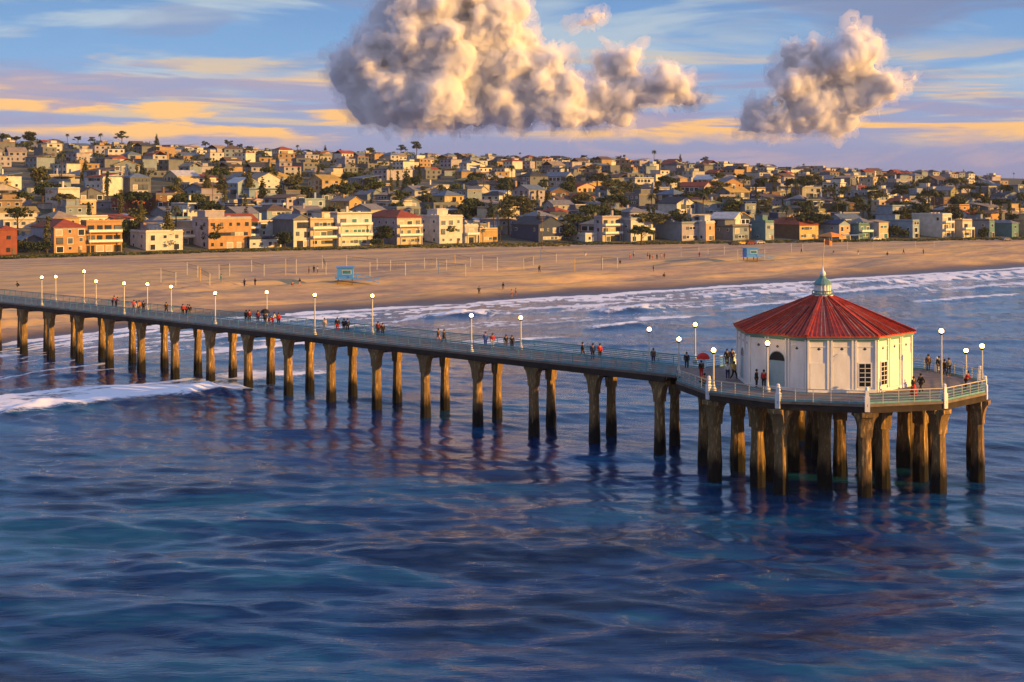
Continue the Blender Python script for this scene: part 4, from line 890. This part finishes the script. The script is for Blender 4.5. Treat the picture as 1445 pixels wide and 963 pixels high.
# rows of houses climbing the hill
hr = random.Random(11)
EROW = [22,41,61,82,105,130,157,187,220,256,296,340,388,440,496,556,620,690,755]
nh = 0; FAR = MB(); FARR = MB(); far_m = []
HC = [('cream',2),('white',8),('sandy',1),('pale grey',7),('blue grey',7),('lavender grey',6),('tan',1),('ochre',1),('pink',2),('brick red',1),('teal',1),('navy',2),('brown',2),('orange',1),('yellow',1),('slate',5),('light blue',4),('olive',1),('peach',2)]
HCL = [c_ for c_, k in HC for _ in range(k)]
FARPAL = ['slate','white','pale grey','blue grey','tan','lavender grey']; FARROOF = ['grey','brown','blue grey','tan','dark','red tile']
tree_spots = []
for ri, e in enumerate(EROW):
    row = ri+1; step = 14.5+e*.012 if row < 12 else 14
    x = -735*(470+e)/F-8+hr.uniform(0,8)
    while x < 740*(625+e)/F+8:
        X = x+hr.uniform(-2.5,2.5); wst = step*hr.uniform(.62,.9); x += step*hr.uniform(.85,1.2)
        Y = float(Dst(X))+e+hr.uniform(-7,7)*(1 if e > 60 else .4); px, _ = px_of((X, Y, 0))
        if not -25 < px < 1470: continue
        z = H(X, Y)
        if hr.random() < (.13 if ri < 9 else .17): tree_spots.append((X, Y, row)); continue
        n = hr.choice([1,2,2,3] if ri < 7 else [1,1,2,2,3]); kind = hr.choice(['flat','flat','flat','flat','flat','hip','gable','cross','shed'])
        turn = hr.random() < .5; a = HA+R(hr.uniform(-16,12)-(78 if turn else 0)); w = wst*hr.uniform(.8,1.05); d = hr.uniform(8,13)
        rk = hr.choice(['grey','grey','brown','blue grey','blue grey','tan','tan','dark','red tile','white','golden'] if kind != 'flat' else ['grey','tan','white','blue grey','tan','dark'])
        if row >= 12:
            Mx = Matrix.Translation((X,Y,z)) @ Matrix.Rotation(a,4,'Z'); k0 = hr.randrange(6)
            n = 1 if row > 16 else min(n, 2)
            FAR.box((0,d/2,n*1.4-2),(w,d,n*2.8+4), Mx, k0); gb = MB(); roof_parts(gb, kind, w, d, n*2.8); FAR.add(gb.v, gb.f, Mx, 6+hr.randrange(6))
            for i in range(max(1,int(w/3.2))):
                for k in range(n): FAR.box(((i+.5)*w/max(1,int(w/3.2))-w/2,0,k*2.8+1.5),(hr.uniform(.9,1.8),.1,1.3), Mx, 12)
            if hr.random() < .5: FAR.box((hr.uniform(-.2,.2)*w,d*.6,n*2.8+.9),(w*.4,d*.4,2.2), Mx, k0)
            continue
        # a colour not yet used for such a roof in this row above this landmark
        lm = landmark(px); opts = HCL[:]; hr.shuffle(opts); rt = {'flat':'flat roofed','hip':'hip roofed','gable':'gabled','cross':'ridge roofed','shed':'slant roofed'}[kind]
        for cN in opts:
            lb = f'{cN} {rt} house, {ORD[row]} row up the hill, above {lm}'
            if lb not in used: break
        else: continue
        used.add(lb); nh += 1
        house(Vector((X,Y,z-.2)), a, w, d, n, M['w_'+cN], M['r_'+rk], kind, lb, 'houses on the hillside', 'hillside_house', False, 2.7, (hr.random() < .25 and ri < 5), True, hr.choice('wdw'), r=hr, rside=turn)
        # now and then a tree squeezed between two houses
        if hr.random() < .68: tree_spots.append((X+wst*.62, Y+hr.uniform(-6,0), row))
far_obj = FAR.build('hilltop_housing', [M['w_'+c_] for c_ in FARPAL]+[M['r_'+c_] for c_ in FARROOF]+[M['glass']])
tag(far_obj, 'tiny pale and brown houses packed along the top of the hill', 'houses', None, 'stuff')
SC['hill_houses'] = nh

# ---------------------------------------------------------------- trees
def leaf_quads(mb, c, rad, n, size, r, squash=1.0, m=0):
    for _ in range(n):
        d = Vector((r.gauss(0,1), r.gauss(0,1), r.gauss(0,1))).normalized(); q = Vector(c)+Vector((d.x,d.y,d.z*squash))*rad*(r.random()**.4)
        a = Vector((r.gauss(0,1), r.gauss(0,1), r.gauss(0,.8))).normalized(); b_ = a.orthogonal().normalized(); b_.rotate(Matrix.Rotation(r.random()*6.28,3,a)); c2 = a.cross(b_)
        s = size*r.uniform(.6,1.3); o = len(mb.v)
        mb.v += [tuple(q+b_*s), tuple(q+c2*s*.6), tuple(q-b_*s), tuple(q-c2*s*.6)]; mb.f.append((o,o+1,o+2,o+3)); mb.m.append(m)
def trunk_mesh(h, r0, limbs, r):
    mb = MB(); mb.lathe([(r0*1.3,-1),(r0,.4),(r0*.75,h*.55),(r0*.45,h)], 8)
    for c_ in limbs: mb.bar((0,0,h*r.uniform(.45,.8)), c_, r0*.5, n=6)
    return mb.mesh('trunk', M['bark'])
def make_tree(kind, seed):
    r = random.Random(seed); cb = MB(); limbs = []
    if kind == 'round':
        for i in range(13): a = r.random()*6.28; q = Vector((math.cos(a)*r.uniform(.3,2.0), math.sin(a)*r.uniform(.3,2.0), r.uniform(2.4,5.4))); leaf_quads(cb, q, r.uniform(.8,1.25), 95, .32, r, .8); limbs.append(q)
        h = 3.2
    if kind == 'spread':
        for i in range(16): a = r.random()*6.28; u = r.uniform(.3,3.2); q = Vector((math.cos(a)*u, math.sin(a)*u, 4.6-u*.22+r.uniform(-.4,.8))); leaf_quads(cb, q, r.uniform(.8,1.15), 85, .31, r, .55); limbs.append(q)
        h = 3.4
    if kind == 'umbrella':
        for i in range(17): a = r.random()*6.28; u = r.uniform(.2,3.3); q = Vector((math.cos(a)*u, math.sin(a)*u, 7.7-u*.3+r.uniform(-1.7,1.3))); leaf_quads(cb, q, r.uniform(.8,1.2), 80, .25, r, .6); limbs.append(q)
        h = 7.0
    if kind == 'conifer':
        for i in range(16): z = 1.3+i*.55; u = max(.15, 2.0*(1-i/16.5)); leaf_quads(cb, (r.uniform(-.2,.2), r.uniform(-.2,.2), z), u*r.uniform(.85,1.15), int(30+75*u), .23, r, .35)
        h = 8.5
    if kind == 'column':
        for i in range(12): leaf_quads(cb, (r.uniform(-.25,.25), r.uniform(-.25,.25), 1.2+i*.6), r.uniform(.55,.95)*(1 if i < 8 else .65), 65, .22, r, .9)
        h = 6
    if kind == 'bush':
        for i in range(9): a = r.random()*6.28; u = r.uniform(0,1.6); leaf_quads(cb, (math.cos(a)*u, math.sin(a)*u, r.uniform(.5,1.7)), r.uniform(.6,1.0), 80, .22, r, .7)
        h = 1.0
    if kind == 'palm':
        h = 9.5
        for i in range(30):
            a = i*2.4; up = r.uniform(-.7,1.0); L = r.uniform(1.6,2.2); pts = []
            for k in range(6): u = k/5; pts.append(Vector((math.cos(a)*L*u*math.cos(up*.6), math.sin(a)*L*u*math.cos(up*.6), h+up*L*u*.8-1.1*L*u*u*.75)))
            sd_ = Vector((-math.sin(a), math.cos(a), 0)); o = len(cb.v)
            for k, p in enumerate(pts): wd = .24*math.sin(math.pi*(k+.6)/6.2); cb.v += [tuple(p-sd_*wd-Vector((0,0,wd*.5))), tuple(p), tuple(p+sd_*wd-Vector((0,0,wd*.5)))]
            for k in range(5): b0 = o+3*k; cb.f += [(b0,b0+1,b0+4,b0+3),(b0+1,b0+2,b0+5,b0+4)]; cb.m += [0,0]
        mb = MB(); mb.lathe([(.26,-1),(.2,1),(.15,h-.6),(.22,h-.2),(.12,h+.2)], 8); return mb.mesh('trunk', M['bark']), cb.mesh('crown', M['frond'])
    return trunk_mesh(h, .22 if kind != 'bush' else .08, limbs[::2], r), cb.mesh('crown', M['leaf_dark'])
TREES = {k: [make_tree(k, 5*i+len(k)) for i in range(3)] for k in ('round','spread','umbrella','conifer','column','bush','palm')}
KINDN = {'round':'round crowned tree','spread':'spreading tree','umbrella':'umbrella pine','conifer':'conical conifer','column':'narrow cypress','bush':'bushy shrub','palm':'fan palm'}
KNAME = {'round':'broadleaf_tree','spread':'spreading_tree','umbrella':'umbrella_pine','conifer':'conifer_tree','column':'cypress_tree','bush':'shrub','palm':'palm_tree'}
def tree(p, kind, sc, tone, label, group, r=rnd):
    t_, c_ = TREES[kind][r.randrange(3)]
    o = empty(KNAME[kind], p, r.uniform(0,6.28), label, 'palm tree' if kind == 'palm' else 'shrub' if kind == 'bush' else 'tree', group); wd = {'umbrella':1.2,'round':1.3,'conifer':1.35,'spread':1.2}.get(kind, 1)*sc; o.scale = (wd,wd,sc)
    link('trunk', t_, o); c2 = link('crown', c_, o)
    if tone and kind != 'palm': c2.material_slots[0].link = 'OBJECT'; c2.material_slots[0].material = M[tone]
    return o
tr = random.Random(21); nt = 0
TONES = [('leaf_dark','dark'),('leaf_mid','green'),('leaf_olive','olive')]
for X, Y, row in tree_spots:
    px, _ = px_of((X, Y, 0)); lm = landmark(px)
    ks = ['round','spread','round','conifer','column','palm','bush','spread','umbrella']; tr.shuffle(ks)
    if row > 11: continue
    ok = False
    for k in ks:
        for tn, tw in tr.sample(TONES, 3):
            lb = f'{tw+" " if k != "palm" else "slim "}{KINDN[k]} among houses, {ORD[row]} row uphill above {lm}'
            if lb not in used: ok = True; break
        if ok: break
    if not ok or nt > 290: continue
    used.add(lb); nt += 1
    sc = {'round':1.15,'spread':1.25,'conifer':.95,'column':1.0,'palm':1.0,'bush':1.5,'umbrella':.9}[k]*tr.uniform(1.0,1.6)
    tree(Vector((X,Y,H(X,Y)-.2)), k, sc, tn, lb, 'trees scattered among the hillside houses', tr)
SC['n_trees'] = nt
# skyline trees: x pixel, height of the top, kind
SKY = [(8,186,'round',1),(22,192,'spread',0),(42,184,'round',0),(95,187,'palm',0),(110,190,'umbrella',0),(128,192,'umbrella',0),(142,186,'palm',0),(172,183,'umbrella',0),(221,187,'conifer',0),(75,196,'spread',1),(290,198,'umbrella',0),(321,196,'umbrella',0),(338,202,'umbrella',0),(352,206,'spread',0),(375,208,'umbrella',0),(420,203,'palm',0),(459,203,'conifer',0),
(522,207,'round',0),(566,203,'umbrella',0),(588,198,'umbrella',0),(643,214,'round',0),(697,216,'umbrella',0),(734,214,'palm',0),(803,222,'palm',0),(824,217,'umbrella',0),(834,222,'palm',0),(874,219,'umbrella',0),(881,217,'palm',0),(923,210,'palm',0),(944,228,'spread',0),(960,216,'conifer',0),(994,220,'umbrella',0),(1040,229,'conifer',0),(1075,235,'spread',0),(1134,230,'palm',0),(1162,238,'spread',0),(1188,240,'spread',0),(1210,236,'conifer',0),(1226,239,'column',0),(1255,241,'round',0),(1290,242,'spread',0),(1342,240,'column',0),(1360,238,'conifer',0),(1393,244,'column',0),(1431,243,'palm',0),(247,203,'round',1),(480,209,'palm',0),(905,226,'round',0),(1105,238,'round',0),(1320,245,'spread',0)]
TH = {'round':6.4,'spread':5.6,'umbrella':9.4,'conifer':10.4,'column':8.4,'palm':10.6}
seen = {}
for px, top, k, tone in SKY:
    D = 545+tr.uniform(740,800); 
    for _ in range(6): X = (px-CX)*D/F; D = float(Dst(X))+770
    z = H(X, D); hgt = CAMZ+(HY-top)*D/F-z; sc = min(max(hgt/TH[k], .55), 2.6)
    lm = landmark(px); lb = f'{"dark" if not tone else "olive"} {KINDN[k]} against the sky, straight above {lm}'
    if lb in used: lb = lb.replace('straight above', 'right of the one above')
    if lb in used: lb = lb.replace('right of the one', 'third of its kind')
    used.add(lb); tree(Vector((X,D,z-.3)), k, sc, 'leaf_mid' if tone else 'leaf_dark', lb, 'trees along the skyline', tr)
# street trees and shrubs by the strand
STR = [(20,356,'bush',2.0,'first'),(38,357,'bush',1.8,'x'),(55,358,'bush',1.9,'x'),(168,352,'bush',1.7,'x'),(402,352,'round',1.0,'x'),(540,346,'round',1.3,'x'),(530,348,'bush',1.4,'x'),(706,344,'palm',.7,'x'),(805,340,'round',1.2,'x'),(905,346,'spread',1.3,'x'),(1245,335,'bush',2.2,'x'),(1262,336,'bush',2.4,'x'),(1276,336,'bush',1.6,'x'),(1388,338,'bush',2.2,'x'),(602,300,'round',1.4,'x'),(620,298,'round',1.5,'x'),(415,290,'conifer',1.0,'x'),(424,291,'round',1.5,'x'),(60,285,'round',1.4,'x'),(75,286,'spread',1.4,'x'),(290,278,'conifer',.9,'x'),(312,268,'conifer',1.0,'x'),(1125,306,'round',1.3,'x'),(1310,290,'spread',1.5,'x')]
for i, (px, py, k, sc, _) in enumerate(STR):
    p = ground_at(px, py, 380, 900); lm = landmark(px)
    lb = f'dark {KINDN[k]} {"beside" if py > 330 else "just uphill of"} {lm}'
    if lb in used: lb = f'dark {KINDN[k]} on the right of its twin near {lm}'
    if lb in used: lb = f'dark {KINDN[k]}, rightmost of three near {lm}'
    used.add(lb); tree(p, k, sc, 'leaf_dark' if i % 3 else 'leaf_mid', lb, 'trees and shrubs by the strand', tr)
# unbroken greenery on the upper slope
mb = MB(); gr_ = random.Random(9)
for i in range(900):
    e = 330+440*gr_.random()**.9; X = gr_.uniform(-735*(470+e)/F, 740*(625+e)/F); Y = float(Dst(X))+e
    z = H(X, Y); s_ = gr_.uniform(1.2,2.9)*(1.15 if e > 600 else 1); tone = gr_.choice([0,0,0,1])
    for q in range(3): leaf_quads(mb, (X+gr_.uniform(-2,2),Y+gr_.uniform(-2,2),z+s_*gr_.uniform(.5,1.2)), s_*gr_.uniform(.5,.95), 26, .55, gr_, .8, tone)
tag(mb.build('hilltop_greenery', [M['leaf_dark'], M['leaf_mid']]), 'dark green trees and gardens merging between the houses of the upper slope', 'greenery', None, 'stuff')
# low dune plants along the foot of the houses
mb = MB(); gr_ = random.Random(5)
for px in np.arange(-20, 1465, 2.6):
    dens = .75+.6*float(vn(np.array([px/60.]), np.array([3.3]))[0]); 
    if 600 < px < 800: dens = 1.5
    if gr_.random() > dens: continue
    D = 540.
    for _ in range(6): X = (px-CX)*D/F; D = float(Dst(X))
    for q in range(3 if 600 < px < 800 else 2):
        Y = D-gr_.uniform(-2, 7 if not 600 < px < 800 else 16); Xq = X+gr_.uniform(-1,1); leaf_quads(mb, (Xq,Y,H(Xq,Y)+.25), gr_.uniform(.5,1.0), 26, .28, gr_, .6, 1 if (gr_.random() < (.75 if 600 < px < 800 else .3)) else 0)
tag(mb.build('dune_plants', [M['leaf_mid'], M['dune_grass']]), 'low green and yellow dune plants at the foot of the strand houses', 'plants', None, 'stuff')

# ---------------------------------------------------------------- cars, canopy, poles
def car(p, rz, c, label):
    r = empty('parked_car', p, rz, label, 'car', 'cars parked by the strand'); mb = MB()
    prof = [(-2.1,.35),(2.1,.35),(2.15,.75),(1.25,.9),(.55,1.42),(-.95,1.45),(-1.7,.98),(-2.15,.9)]
    mb.prism(prof, -.86, .86, Matrix(((1,0,0,0),(0,0,-1,0),(0,1,0,0),(0,0,0,1)))); mb.build('body', paint(c[0]+'_car_paint', c[1]), r)
    mb = MB(); mb.prism([(-1.45,.95),(1.05,.95),(.5,1.34),(-.9,1.36)], -.875, .875, Matrix(((1,0,0,0),(0,0,-1,0),(0,1,0,0),(0,0,0,1)))); mb.build('window', M['glass'], r)
    for x in (-1.35,1.35):
        for y in (-.8,.8): mb = MB(); mb.bar((x,y-.1,.33),(x,y+.1,.33),.62,n=12); w_ = mb.build('wheel', M['rubber'], r)
for px, py, c, lb in [(1036,344.5,('black',(.02,.02,.022)),'black car parked left of the red hipped roof house'),(1047,344,('yellow',(.6,.40,.05)),'yellow car parked beside the black one'),(1059,344,('dark red',(.2,.02,.02)),'dark red car third along the strand lot'),(1072,343,('silver',(.4,.4,.42)),'silver car parked before the teal sided house'),(1236,338,('white',(.65,.65,.64)),'white car parked beside the teal glass house'),(1420,338.5,('grey',(.2,.2,.22)),'grey car parked near the right end of the strand')]:
    car(ground_at(px, py+1.5, 420, 800), R(30), c, lb)
p = ground_at(1172,342,420,800); r_ = empty('beach_canopy', p, HA, 'orange pitched canopy tent on the strand behind the flagpole', 'canopy tent')
mb = MB(); mb.lathe([(5.4,2.3),(5.2,2.6),(2.6,3.5),(.1,4.1)], 4, None, 0, R(45)); mb.build('canopy', paint('orange_canopy', (.72,.25,.04)), r_)
for x in (-3.4,3.4):
    for y in (-3.4,3.4): mb = MB(); mb.bar((x,y,-.5),(x,y,2.4),.1); mb.build('leg', M['metal'], r_)
p = ground_at(1200,341,420,800); r_ = empty('awning_shelter', p, HA, 'long blue and white awning shelter on the strand', 'shelter')
mb = MB(); mb.box((0,0,2.6),(12,3,.2)); mb.build('canopy', paint('blue_awning', (.16,.26,.5)), r_)
for x in (-5.5,0,5.5): mb = MB(); mb.box((x,0,1.0),(.15,.15,3.2)); mb.build('leg', M['white'], r_)
for px, py, h, lb in [(169,352,11,'wooden utility pole rising behind the white beach pavilion'),(528,322,13,'wooden utility pole above the red roofed villa'),(765,352,12,'wooden utility pole beside the dark gabled house'),(300,300,11,'wooden utility pole above the cream apartments'),(1010,310,11,'wooden utility pole above the slim peach house')]:
    p = ground_at(px, py, 400, 1000); r_ = empty('utility_pole', p, .4, lb, 'utility pole', 'utility poles among the houses'); mb = MB(); mb.bar((0,0,-1),(0,0,h),.26,n=8); mb.build('pole', M['wood'], r_)
    mb = MB(); mb.box((0,0,h-.7),(2.4,.14,.14)); mb.box((0,0,h-1.6),(1.8,.14,.14)); mb.build('crossarm', M['wood'], r_)

# ---------------------------------------------------------------- cumulus clouds
CD = 12000.0; K = CD/F
def cloud_mat(name, dens):
    m, t, b = new_mat(name); m.node_tree.nodes.remove(b); pv = t.new('ShaderNodeVolumePrincipled'); pv.inputs['Density'].default_value = dens
    pv.inputs['Color'].default_value = (.997,.994,.996,1); pv.inputs['Anisotropy'].default_value = -.2
    t.l.new(pv.outputs[0], m.node_tree.nodes['Material Output'].inputs['Volume']); return m
cloud_m = cloud_mat('cloud', .06); wisp_m = cloud_mat('cloud_wisp', .0042)
def cloud(name, puffs, base_y, label, seed, voxel=17):
    r = random.Random(seed); bmv = MB(); vs = []; fs = []
    ico = bpy.data.meshes.new('tmp'); import bmesh; bm = bmesh.new(); bmesh.ops.create_icosphere(bm, subdivisions=2, radius=1); bv = [v.co.copy() for v in bm.verts]; bf = [tuple(v.index for v in f.verts) for f in bm.faces]; bm.free(); bpy.data.meshes.remove(ico)
    def sph(c, rad): bmv.add([c+v*rad for v in bv], bf)
    for x, y, rr in puffs:
        c = Vector(((x-CX)*K, CD+r.uniform(-.5,.5)*rr*K, CAMZ+(HY-y)*K)); rad = rr*K; sph(c, rad*.86)
        for i in range(10):
            d = Vector((r.gauss(0,1), r.gauss(0,1)-.5, r.gauss(0,1)+.25)).normalized(); r2 = rad*r.uniform(.32,.58); q = c+d*rad*.82; sph(q, r2)
            for j in range(1): d2 = (d+Vector((r.gauss(0,.7), r.gauss(0,.7), r.gauss(0,.7)))).normalized(); sph(q+d2*r2*.85, r2*r.uniform(.3,.5))
    zb = CAMZ+(HY-base_y)*K
    vs = [(x, y, z if z > zb else zb+(z-zb)*.25) for x, y, z in bmv.v]; bmv.v = vs
    me = bmv.mesh('tmp', cloud_m); o = bpy.data.objects.new('tmp', me); COL.objects.link(o)
    rm = o.modifiers.new('r', 'REMESH'); rm.mode = 'VOXEL'; rm.voxel_size = voxel; sm = o.modifiers.new('s', 'SMOOTH'); sm.iterations = 3
    dg = bpy.context.evaluated_depsgraph_get(); out = bpy.data.meshes.new_from_object(o.evaluated_get(dg)); bpy.data.objects.remove(o); bpy.data.meshes.remove(me)
    def rough(me, big, fine, grow):
        n = len(me.vertices); co = np.empty(n*3); me.vertices.foreach_get('co', co); no = np.empty(n*3); me.vertex_normals.foreach_get('vector', no)
        co = co.reshape(-1,3); no = no.reshape(-1,3); ds = np.empty(n)
        for i in range(n):
            p = Vector(co[i]); ds[i] = grow+mnoise.fractal(p/260, 1.0, 2.0, 2)*big + (abs(mnoise.fractal(p/120, .75, 2.1, 5))-.35)*fine
        co = co+no*ds[:,None]; me.vertices.foreach_set('co', co.ravel()); me.polygons.foreach_set('use_smooth', [True]*len(me.polygons)); me.update()
    halo = out.copy(); rough(out, 55, 30, -14); rough(halo, 60, 150, 45); halo.materials.clear(); halo.materials.append(wisp_m); halo.name = 'wisp'
    out.name = name
    o = bpy.data.objects.new(name, out); COL.objects.link(o); tag(o, label, 'cloud', 'cumulus clouds over the town'); link('wisp', halo, o); return o
cloud('cloud', [(690,22,48),(650,15,55),(605,38,62),(560,72,56),(532,72,38),(520,112,44),(560,130,58),(615,128,62),(665,95,66),(705,82,50),(765,95,36),(730,128,46),(782,133,46),(832,146,38),(872,152,24),(700,152,44),(640,160,36),(580,160,32),(500,92,26),(625,-25,55),(680,-15,45),(590,-5,45)], 178, 'huge towering cumulus cloud over the middle of the town, lit gold on its right', 1)
cloud('cloud', [(865,108,28),(882,88,20),(906,125,24),(944,116,26),(941,98,15),(968,132,18),(925,140,20),(885,138,22),(985,140,10)], 152, 'smaller cumulus cloud trailing to the right of the huge one', 2, 16)
cloud('cloud', [(1204,82,36),(1228,74,20),(1172,90,28),(1130,95,34),(1112,117,28),(1160,120,36),(1200,125,32),(1237,125,24),(1147,150,34),(1172,152,30),(1080,165,28),(1100,172,25),(1064,178,20),(1182,172,22),(1130,180,18),(1270,118,10),(1288,112,7)], 188, 'cumulus cloud with a bright golden heart over the right of the town', 8)
cloud('cloud', [(822,32,9),(836,26,10),(850,22,6)], 38, 'tiny ragged cloud scrap in the blue right of the huge cumulus', 4, 12)
